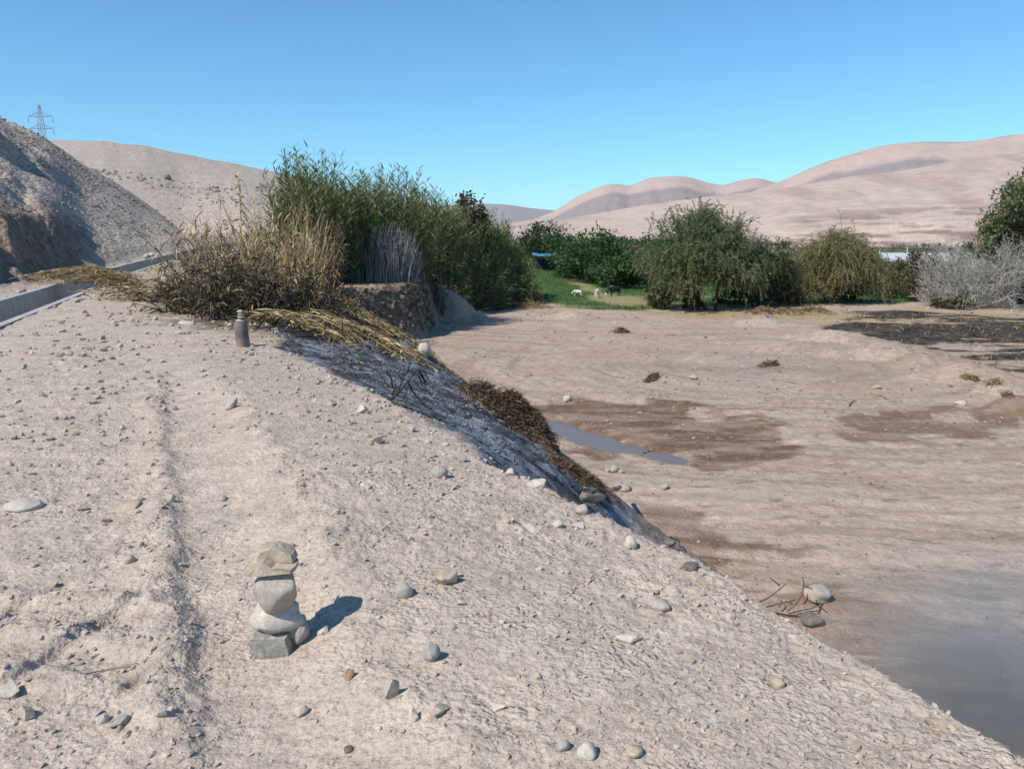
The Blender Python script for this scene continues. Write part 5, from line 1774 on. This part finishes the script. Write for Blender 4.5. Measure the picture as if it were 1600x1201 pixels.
px_branch('burnt_shrub', 'leafless black burnt shrub with arching twigs on the ash slope', 'shrub', (605, 632),
          [[(605, 630), (622, 612), (630, 590), (632, 566)], [(605, 630), (622, 614), (640, 592), (650, 578), (660, 585), (668, 603)], [(613, 608), (612, 592), (600, 575)],
           [(628, 595), (622, 582), (628, 575)], [(634, 588), (645, 612), (662, 632), (672, 642)], [(640, 592), (634, 616), (628, 628)], [(650, 578), (664, 582), (672, 598)],
           [(652, 583), (658, 596), (660, 604)], [(655, 582), (662, 592), (665, 606)], [(610, 622), (618, 604), (616, 590)], [(630, 590), (638, 578), (640, 566)],
           [(606, 628), (630, 632), (650, 640)]], 1.7, T_CHAR, 821)
px_branch('dry_branch', 'bare dead branch with crooked twigs lying below the big oval boulder', 'branch', (1232, 960),
          [[(1170, 948), (1200, 934), (1222, 917), (1232, 908)], [(1222, 917), (1208, 906), (1200, 900)], [(1225, 958), (1242, 945), (1254, 928), (1256, 910), (1252, 897)],
           [(1165, 952), (1200, 955), (1235, 962), (1270, 972)], [(1215, 950), (1222, 940), (1220, 935)], [(1240, 962), (1262, 975), (1285, 985)], [(1275, 985), (1282, 972), (1288, 958)],
           [(1180, 960), (1215, 972), (1240, 985)], [(1255, 945), (1262, 935), (1261, 925)], [(1256, 915), (1266, 918), (1272, 922)], [(1200, 955), (1230, 975), (1250, 982)]], 1.7, T_BROWNTWIG, 822)


# ------------------------------------------------------------------ heaps of straw, dung and brush
def heap(name, label, cat, pts_px, n, mat, seed, L, W, hh, rad, group=None, soil=None):
    """a lumpy earth core under loose strands, laid along photo points on the ground"""
    g = np.random.default_rng(seed)
    C = np.array([hit(u, v)[:] for u, v in pts_px])
    loc = C.mean(0)
    px = float(loc[1]) / 1200
    L, W, hh, rad = L * px, W * px, hh * px, rad * px
    root = thing(name, tuple(loc), label, cat, group)
    k = len(C)
    t = g.random(n * 2) * (k - 1); i = np.minimum(t.astype(int), k - 2); w = (t - i)[:, None]
    P = C[i] * (1 - w) + C[i + 1] * w if k > 1 else np.repeat(C, n * 2, 0)
    off = g.normal(0, rad * .5, (n * 2, 2))
    off *= (.55 + .9 * sstep(-.4, .5, vn(t * 3.1, t * 0 + seed, seed)))[:, None]
    P[:, :2] += off
    fall = np.clip(1 - (np.linalg.norm(off, axis=1) / (rad * 1.15)) ** 2, 0, 1)
    bump = hh * fall * (.75 + .9 * fbm(P[:, 0] * 2.2, P[:, 1] * 2.2, 3, seed))
    P[:, 2] = height(P[:, 0], P[:, 1]) + bump * (.55 + .45 * g.random(n * 2))
    D = g.normal(0, 1, (n * 2, 3)) * np.array([1, 1, .45])
    geo = strips(P, D, L * (.5 + g.random(n * 2)), W * (.6 + .8 * g.random(n * 2)), .3, 2, g)
    plant_part('strands', geo, mat, root, loc)['kind'] = 'stuff'
    # core: coarse grid draped over the ground
    lo = C.min(0)[:2] - rad * 1.2; hi = C.max(0)[:2] + rad * 1.2
    nx, ny = 40, 40
    X, Y = np.meshgrid(np.linspace(lo[0], hi[0], nx), np.linspace(lo[1], hi[1], ny), indexing='ij')
    d = np.full(X.shape, 1e9)
    for a, b in zip(C, C[1:]) if k > 1 else [(C[0], C[0] + 1e-4)]:
        e = b[:2] - a[:2]
        q = np.clip(((X - a[0]) * e[0] + (Y - a[1]) * e[1]) / (e @ e), 0, 1)
        d = np.minimum(d, np.hypot(X - a[0] - e[0] * q, Y - a[1] - e[1] * q))
    f = np.clip(1 - (d / rad) ** 2, -.2, 1)
    Z = height(X.ravel(), Y.ravel()).reshape(X.shape) + hh * .72 * f * (.8 + .9 * fbm(X * 2.2, Y * 2.2, 4, seed)) - .04
    V = np.stack([X, Y, Z], -1).reshape(-1, 3) - loc
    ii, jj = np.meshgrid(np.arange(nx - 1), np.arange(ny - 1), indexing='ij')
    b0 = (ii * ny + jj)
    q = np.stack([b0, b0 + ny, b0 + ny + 1, b0 + 1], -1)
    ok = (f[:-1, :-1] > -.15) | (f[1:, 1:] > -.15)
    link('core', make_mesh('core', V, q[ok].reshape(-1, 4), soil or M_DUNG, None, True), root)
    return root


M_DUNG = m_plain('dung_earth', (.06, .042, .028), (.17, .115, .07), 9, .95, .05)
L_DUNG = m_leaf('dung_straw', [(0, (.03, .021, .014)), (.5, (.095, .062, .036)), (.85, (.17, .115, .065)), (1, (.30, .22, .13))], 0)
heap('dung_heap', 'brown matted straw and dung heap on the edge of the burnt slope', 'heap', [(752, 628), (785, 650), (815, 672), (850, 698)], 5200, L_DUNG, 831, 10, 1.6, 46, 46)
heap('dung_heap', 'smaller dusty straw heap below the brown dung heap, above the driftwood', 'heap', [(870, 725), (900, 742), (935, 762)], 2200, L_DUNG, 832, 9, 1.0, 16, 30, None, m_plain('dusty_earth', (.17, .125, .09), (.30, .235, .18), 8, .95, .04))
heap('brush_pile', 'low pile of dead grey brush at the edge of the green field', 'brush', [(758, 470), (790, 472), (825, 474)], 4500, L_BROWN, 833, 12, .8, 30, 32, None, M_DUNG)
heap('straw_heap', 'pale trampled straw in front of the dead brush pile', 'straw', [(770, 476), (810, 479), (850, 481)], 1800, L_DRY, 834, 8, .7, 5, 16, None, m_plain('straw_earth', (.20, .15, .09), (.34, .27, .17), 5, .95, .03))
heap('straw_heap', 'low bank of dry weeds before the pepper trees', 'straw', [(1170, 492), (1230, 490), (1290, 490)], 3200, L_DRY, 835, 7, .7, 10, 18, None, m_plain('weed_earth', (.17, .125, .08), (.36, .28, .19), 4, .95, .04))
for i, (pts, lab) in enumerate([([(966, 520), (978, 519)], 'dark clod of earth far out on the bare floor'), ([(1190, 573), (1212, 570)], 'dark double clod of roots on the middle of the floor'),
                                ([(1505, 590), (1525, 592)], 'straw-topped clod below the burnt field, left of two'), ([(1548, 598), (1556, 598)], 'straw-topped clod below the burnt field, right of two'),
                                ([(1572, 618), (1578, 620)], 'dark clod at the right side below the burnt field'), ([(1010, 598), (1025, 588)], 'long dark clod on the floor beyond the mud')]):
    heap('earth_clod', lab, 'clod', pts, 160, L_DUNG if i != 2 and i != 3 else L_DRY, 840 + i, 6, 1.0, 10, 9)

# rubble piles and shelter behind the field
def rubble(label, u, v, w, n, seed, mat):
    b = hit(u, v)
    g = np.random.default_rng(seed)
    k = b.y / 1200
    root = thing('rubble_pile', tuple(b), label, 'rubble', 'rubble piles behind the field')
    for i in range(n):
        s = k * w * (.12 + .12 * g.random())
        me = rock_mesh('stone', 'angular', seed * 50 + i % 6, mat, 1, (1, .8, .7)) if i < 6 else bpy.data.meshes[meshes[i % 6]]
        if i == 0:
            meshes = []
        if i < 6:
            meshes.append(me.name)
        dx = g.normal(0, .22) * w * k; dy = g.normal(0, .14) * w * k
        hz = max(0, .22 * w * k * (1 - abs(dx) / (.5 * w * k)) * g.random())
        o = link('stone', me, root, (dx, dy, hgt(b.x + dx, b.y + dy) - b.z + hz + s * .2), tuple(g.random(3) * 3))
        o.scale = (s, s, s)


meshes = []
rubble('pale stone rubble beside the blue tarp shelter', 868, 415, 38, 40, 851, S_PALE)
rubble('pile of broken pale stones above the grazing animals', 935, 438, 52, 46, 852, S_PALE)
rubble('small whitish rubble heap left of the large pepper tree', 997, 420, 20, 20, 853, S_PALE)


def box(bm, c, s, rz=0):
    m = Matrix.Translation(c) @ Matrix.Rotation(rz, 4, 'Z') @ Matrix.Diagonal((*s, 1))
    bmesh.ops.create_cube(bm, size=1, matrix=m)


def bm_obj(name, bm, mat, root, bevel=0):
    bmesh.ops.recalc_face_normals(bm, faces=bm.faces)
    me = bpy.data.meshes.new(name)
    bm.to_mesh(me); bm.free()
    me.materials.append(mat)
    return link(name, me, root)


M_TARP = m_plain('blue_tarp', (.04, .15, .26), (.07, .21, .34), 2, .6, .05, .3)
M_ROOF = m_plain('white_sheet_roof', (.36, .38, .40), (.46, .47, .48), .6, .55, .01, .3)
M_WALLP = m_plain('pale_plaster', (.42, .41, .40), (.55, .53, .51), 1.2, .9, .01)
M_INNER_SHADE = m_plain('painted_inner_shade', (.02, .02, .022), (.04, .04, .045), 2, .9, .0)  # near-black colour that paints in the shade of interiors
M_POLE = m_plain('white_pole', (.55, .56, .55), (.68, .68, .66), 2, .7, .0)
M_STEEL = m_plain('galvanised_steel', (.20, .22, .24), (.30, .32, .34), .5, .6, .0, .4)


def build_shelter():
    y = 96.0
    c = at(852, 411, y); x = c.x
    z = hgt(x, y)
    root = thing('tarp_shelter', (x, y, z), 'low shelter with a sagging blue tarp roof left of the pale rubble', 'shelter')
    hw = 40 / 1200 * y / 2
    zt = at(852, 401, y).z - z
    nx, ny = 14, 8
    X, Y = np.meshgrid(np.linspace(-hw, hw, nx), np.linspace(-1.2, 1.4, ny), indexing='ij')
    Z = zt + .25 - .28 * np.cos(X / hw * 1.5) * .6 - .16 * (Y + 1.2) * -.6 + .05 * fbm(X * 2, Y * 2, 2, 9)
    V = np.stack([X, Y, Z], -1).reshape(-1, 3)
    ii, jj = np.meshgrid(np.arange(nx - 1), np.arange(ny - 1), indexing='ij'); b0 = ii * ny + jj
    q = np.stack([b0, b0 + ny, b0 + ny + 1, b0 + 1], -1).reshape(-1, 4)
    o = link('tarp', make_mesh('tarp', V, q, M_TARP, None, True), root)
    md = o.modifiers.new('thickness', 'SOLIDIFY'); md.thickness = .03
    for sx in (-1, 1):
        for sy in (-1.1, 1.3):
            bm = bmesh.new(); box(bm, (sx * hw * .93, sy, zt * .5), (.09, .09, zt + .3))
            bm_obj('post', bm, T_BROWNTWIG, root)
    bm = bmesh.new(); box(bm, (0, 1.28, zt * .42), (hw * 1.8, .08, zt * .84)); bm_obj('back_wall', bm, M_INNER_SHADE, root)  # wall coloured near-black, painting in the shade under the tarp


build_shelter()


def build_shed():
    y = 205.0
    l = at(1382, 408, y); r_ = at(1492, 410, y)
    z = hgt(l.x + 5, y)
    x0, x1 = l.x, r_.x
    zr = at(1430, 405.0, y).z - z; ze = at(1430, 413, y).z - z
    zr = max(zr, 2.2); ze = min(ze, zr - .9)
    W = x1 - x0
    root = thing('shed', ((x0 + x1) / 2, y, z), 'long low shed with a white sheet roof beyond the trees', 'shed')
    bm = bmesh.new(); box(bm, (0, 4, ze / 2 - .3), (W * .97, 7.4, ze + .6)); bm_obj('wall', bm, M_WALLP, root)
    bm = bmesh.new()
    hw = W / 2
    pr = [(-hw - .3, -.3, ze), (hw + .3, -.3, ze), (hw + .3, 4, zr), (-hw - .3, 4, zr), (-hw - .3, 8.3, ze), (hw + .3, 8.3, ze)]
    vs = [bm.verts.new(p) for p in pr]
    bm.faces.new((vs[0], vs[1], vs[2], vs[3])); bm.faces.new((vs[3], vs[2], vs[5], vs[4]))
    ro = bm_obj('roof', bm, M_ROOF, root)
    md = ro.modifiers.new('thickness', 'SOLIDIFY'); md.thickness = .12
    for fx, w in ((-.42, 1.9), (-.10, 1.9)):
        bm = bmesh.new(); box(bm, (fx * W, .28, ze * .58), (w, .1, ze * .7)); bm_obj('opening_shade', bm, M_INNER_SHADE, root)  # near-black panels on the wall, painted shade of the unlit inside
    # low pale wall in front
    return root


build_shed()
for i, (u, vt, vb, y, lab) in enumerate([(1375, 388, 412, 190, 'tall thin white pole at the left end of the shed'), (1409, 396, 408, 215, 'short thin white pole behind the shed roof, left of two'),
                                         (1418, 386, 408, 215, 'tall thin white pole behind the middle of the shed'), (1444, 393, 408, 215, 'thin white pole behind the right part of the shed')]):
    t_ = at(u, vt, y); z = hgt(t_.x, y)
    o = link('white_pole', make_mesh('white_pole', *tubes(np.array([[(0, 0, -.2), (0, 0, (t_.z - z) * .5), (.02, 0, t_.z - z)]]), np.array([[.14, .12, .10]]), 8)[:2], M_POLE, None, True), None, (t_.x, y, z))
    tag(o, lab, 'pole', 'white poles round the shed')


# ------------------------------------------------------------------ power pylon
def build_pylon():
    y = 300.0
    top = at(61, 164, y)
    x = top.x
    z = hgt(x, y)
    Hh = top.z - z
    root = thing('power_pylon', (x, y, z), 'steel lattice power pylon with two crossarms behind the left hill', 'pylon')
    k = y / 1200 * 1.04
    zc1 = at(61, 180, y).z - z; zc2 = at(61, 199, y).z - z

    def half(zz):
        return np.interp(zz, [0, zc2 - 6, zc2, zc1, Hh], [1.9, 1.05, .80, .55, .18])

    def bar(a, b, r=.09):
        return (np.array([a, b]), r)
    body = []
    lv = list(np.linspace(0, zc2 - 2, 7)) + [zc2, zc1 - 2.3, zc1, Hh - 2.0, Hh]
    for sx in (-1, 1):
        for sy in (-1, 1):
            for a, b in zip(lv, lv[1:]):
                body.append(bar((sx * half(a), sy * half(a), a), (sx * half(b), sy * half(b), b), .085))
    v, f, t = tubes(np.array([b[0] for b in body]), np.array([[b[1]] * 2 for b in body]), 4)
    link('legs', make_mesh('legs', v, f, M_STEEL), root)
    br = []
    for a, b in zip(lv, lv[1:]):
        ha, hb = half(a), half(b)
        for s in (-1, 1):
            br += [bar((-ha, s * ha, a), (hb, s * hb, b), .04), bar((ha, s * ha, a), (-hb, s * hb, b), .04), bar((s * ha, -ha, a), (s * hb, hb, b), .04), bar((s * ha, ha, a), (s * hb, -hb, b), .04)]
    v, f, t = tubes(np.array([b[0] for b in br]), np.array([[b[1]] * 2 for b in br]), 3)
    o_ = link('lattice', make_mesh('lattice', v, f, M_STEEL), root)
    o_['kind'] = 'stuff'
    for zc, w in ((zc1, 4.6), (zc2, 4.4)):
        arm = []
        h0 = half(zc)
        for s in (-1, 1):
            for sy in (-1, 1):
                arm += [bar((s * h0, sy * h0, zc - .45), (s * w, 0, zc - .45), .09), bar((s * h0, sy * h0, zc + .85), (s * w, 0, zc - .45), .08)]
        arm.append(bar((-h0, -h0, zc - .45), (h0, -h0, zc - .45), .09))
        v, f, t = tubes(np.array([b[0] for b in arm]), np.array([[b[1]] * 2 for b in arm]), 4)
        arm_o = link('crossarm', make_mesh('crossarm', v, f, M_STEEL), root)
        for s in (-1, 1):
            v, f, t = tubes(np.array([[(s * w, 0, zc - .45), (s * w, 0, zc - 1.5), (s * w, 0, zc - 2.6)]]), np.array([[.08, .11, .12]]), 6)
            link('insulator', make_mesh('insulator', v, f, M_STEEL), arm_o)
            # conductor running away from here, sagging
            tt = np.linspace(0, 1, 24)
            p0 = np.array((s * w, 0, zc - 2.6)); p1 = p0 + np.array((95, 150, 6.0))
            pth = p0[None] + (p1 - p0)[None] * tt[:, None]; pth[:, 2] -= 9 * 4 * tt * (1 - tt) * .6
            v, f, t = tubes(pth[None], np.full((1, 24), .022), 3)
            link('conductor', make_mesh('conductor', v, f, M_STEEL), root)


build_pylon()


# ------------------------------------------------------------------ grazing animals
def m_coat(name, base, patch, thr, scale=2.2):
    g = NT(name)
    n = g.noise(scale, 2, .5, g.obj())
    c = g.ramp(n, [(thr - .02, base), (thr + .02, patch)])
    return g.done(g.bsdf(c, .85, None, .2))


def animal(u, v, hpx, heading, mat, label, seed, name='calf', head_down=.9, y=None):
    b = hit(u, v)
    s = hpx / 1200 * b.y / 1.0         # back height in metres
    bm = bmesh.new()
    lay = bm.verts.layers.skin.verify()
    def vt(p, r):
        w = bm.verts.new(Vector(p) * s); w[lay].radius = (r * s, r * s)
        return w
    hip = vt((-.52, 0, .80), .20); bel = vt((-.18, 0, .72), .25); che = vt((.28, 0, .74), .24); nb = vt((.55, 0, .84), .15)
    hd = head_down
    nk = vt((.82, 0, .84 - .28 * hd), .11); po = vt((1.0, 0, .82 - .56 * hd), .10); mz = vt((1.12, 0, .74 - .66 * hd), .06)
    for a, c in ((hip, bel), (bel, che), (che, nb), (nb, nk), (nk, po), (po, mz)):
        bm.edges.new((a, c))
    for sy in (-1, 1):
        e = vt((.94, sy * .15, .86 - .5 * hd), .035); bm.edges.new((po, e))
        k1 = vt((.34, sy * .13, .46), .075); k2 = vt((.36 + .04 * sy, sy * .13, .24), .045); k3 = vt((.35 + .04 * sy, sy * .13, .02), .042)
        bm.edges.new((che, k1)); bm.edges.new((k1, k2)); bm.edges.new((k2, k3))
        h1 = vt((-.44, sy * .13, .52), .10); h2 = vt((-.60, sy * .13, .30), .05); h3 = vt((-.53, sy * .13, .02), .042)
        bm.edges.new((hip, h1)); bm.edges.new((h1, h2)); bm.edges.new((h2, h3))
    t1 = vt((-.70, 0, .84), .03); t2 = vt((-.76, 0, .45), .025)
    bm.edges.new((hip, t1)); bm.edges.new((t1, t2))
    hip[lay].use_root = True
    me = bpy.data.meshes.new(name)
    bm.to_mesh(me); bm.free()
    me.materials.append(mat)
    o = link(name, me, None, (b.x, b.y, b.z), (0, 0, heading))
    o.modifiers.new('skin', 'SKIN').use_smooth_shade = True
    md = o.modifiers.new('sub', 'SUBSURF'); md.levels = 2; md.render_levels = 2
    return tag(o, label, 'calf')


animal(960, 463, 17, R(215), m_coat('coat_dark', (.025, .022, .02), (.62, .60, .56), .60, 1.4), 'dark animal with white shoulder grazing on the dry strip, rightmost of three', 1)
animal(933, 465, 13.5, R(75), m_coat('coat_white', (.66, .62, .54), (.62, .58, .50), .5), 'cream white animal grazing in the green field, middle of three', 2)
animal(903, 464, 11.5, R(150), m_coat('coat_pied', (.55, .53, .50), (.04, .035, .035), .52, 2.4), 'pied white and black animal grazing in the green field, leftmost of three', 3)


# ------------------------------------------------------------------ puddles
def m_water(name, c):
    g = NT(name)
    n = g.noise(1.2, 3, .5, g.pos())
    b = g.bsdf(c, .30, g.bump(n, .02, .25), .35)
    return g.done(b)


M_WATER = m_water('muddy_water', (.16, .125, .105))
for PP, lab in ((P_PUD1, 'long shallow muddy puddle at the left end of the wet tracks'), (P_PUD2, 'small muddy puddle right of the long one')):
    lvl = FLOOR - (.16 if PP is P_PUD1 else .166)
    c = PP.mean(0)
    lo = PP.min(0) - 1.2; hi = PP.max(0) + 1.2
    nx = int((hi[0] - lo[0]) / .12); ny = int((hi[1] - lo[1]) / .12)
    X, Y = np.meshgrid(np.linspace(lo[0], hi[0], nx), np.linspace(lo[1], hi[1], ny), indexing='ij')
    other = P_PUD2 if PP is P_PUD1 else P_PUD1
    sd = poly_sd(PP, X, Y); so = poly_sd(other, X, Y)
    ok = ((sd < .95) & (sd <= so))[:-1, :-1]
    V = np.stack([X - c[0], Y - c[1], 0 * X], -1).reshape(-1, 3)
    ii, jj = np.meshgrid(np.arange(nx - 1), np.arange(ny - 1), indexing='ij')
    b0 = ii * ny + jj
    f = np.stack([b0, b0 + ny, b0 + ny + 1, b0 + 1], -1)[ok]
    o = link('puddle', make_mesh('puddle', V, f, M_WATER), None, (c[0], c[1], lvl))
    tag(o, lab, None, None, 'structure')


# ------------------------------------------------------------------ smoke from the smouldering slope
def smoke(name, label, loc, size, dens, seed, scale=1.6):
    bm = bmesh.new()
    bmesh.ops.create_icosphere(bm, subdivisions=3, radius=1)
    me = bpy.data.meshes.new(name)
    bm.to_mesh(me); bm.free()
    g = NT(name)
    oc = g.obj()
    ln = g.node('ShaderNodeVectorMath', operation='LENGTH'); g.l.new(oc, ln.inputs[0])
    mp = g.node('ShaderNodeMapping'); g.l.new(oc, mp.inputs[0]); mp.inputs['Location'].default_value = (seed, seed * .7, 0)
    n = g.noise(scale, 3, .55, mp.outputs[0], .6)
    fall = g.node('ShaderNodeMapRange'); fall.interpolation_type = 'SMOOTHSTEP'
    g.l.new(ln.outputs['Value'], fall.inputs[0])
    fall.inputs[1].default_value = .98; fall.inputs[2].default_value = .25; fall.inputs[3].default_value = 0; fall.inputs[4].default_value = 1
    nn = g.node('ShaderNodeMapRange'); g.l.new(n, nn.inputs[0])
    nn.inputs[1].default_value = .36; nn.inputs[2].default_value = .66; nn.inputs[3].default_value = 0.05; nn.inputs[4].default_value = 1
    d = g.math('MULTIPLY', g.math('MULTIPLY', fall.outputs[0], nn.outputs[0]), dens)
    pv = g.node('ShaderNodeVolumePrincipled')
    pv.inputs['Color'].default_value = (.99, .95, .90, 1)
    pv.inputs['Anisotropy'].default_value = .2
    g.l.new(d, pv.inputs['Density'])
    g.l.new(pv.outputs[0], g.out.inputs['Volume'])
    me.materials.append(g.m)
    o = link(name, me, None, loc)
    o.scale = size
    return tag(o, label, None, None, 'stuff')


smoke('smoke', 'grey smoke drifting up from the foot of the bank at lower right', (4.3, 6.0, -2.1), (2.0, 1.7, 1.15), 2.0, 3.0)

# ------------------------------------------------------------------ haze over the valley
hb = bmesh.new()
bmesh.ops.create_cube(hb, size=1)
hm = bpy.data.meshes.new('haze')
hb.to_mesh(hm); hb.free()
hz = NT('haze')
hv = hz.node('ShaderNodeVolumePrincipled')
hv.inputs['Color'].default_value = (.78, .88, 1.0, 1)
hv.inputs['Density'].default_value = 0.00004
hz.l.new(hv.outputs[0], hz.out.inputs['Volume'])
hm.materials.append(hz.m)
ho = link('haze', hm, None, (0, 1000, 215))
ho.scale = (24000, 21000, 570)
tag(ho, 'thin pale blue haze filling the valley air', None, None, 'stuff')
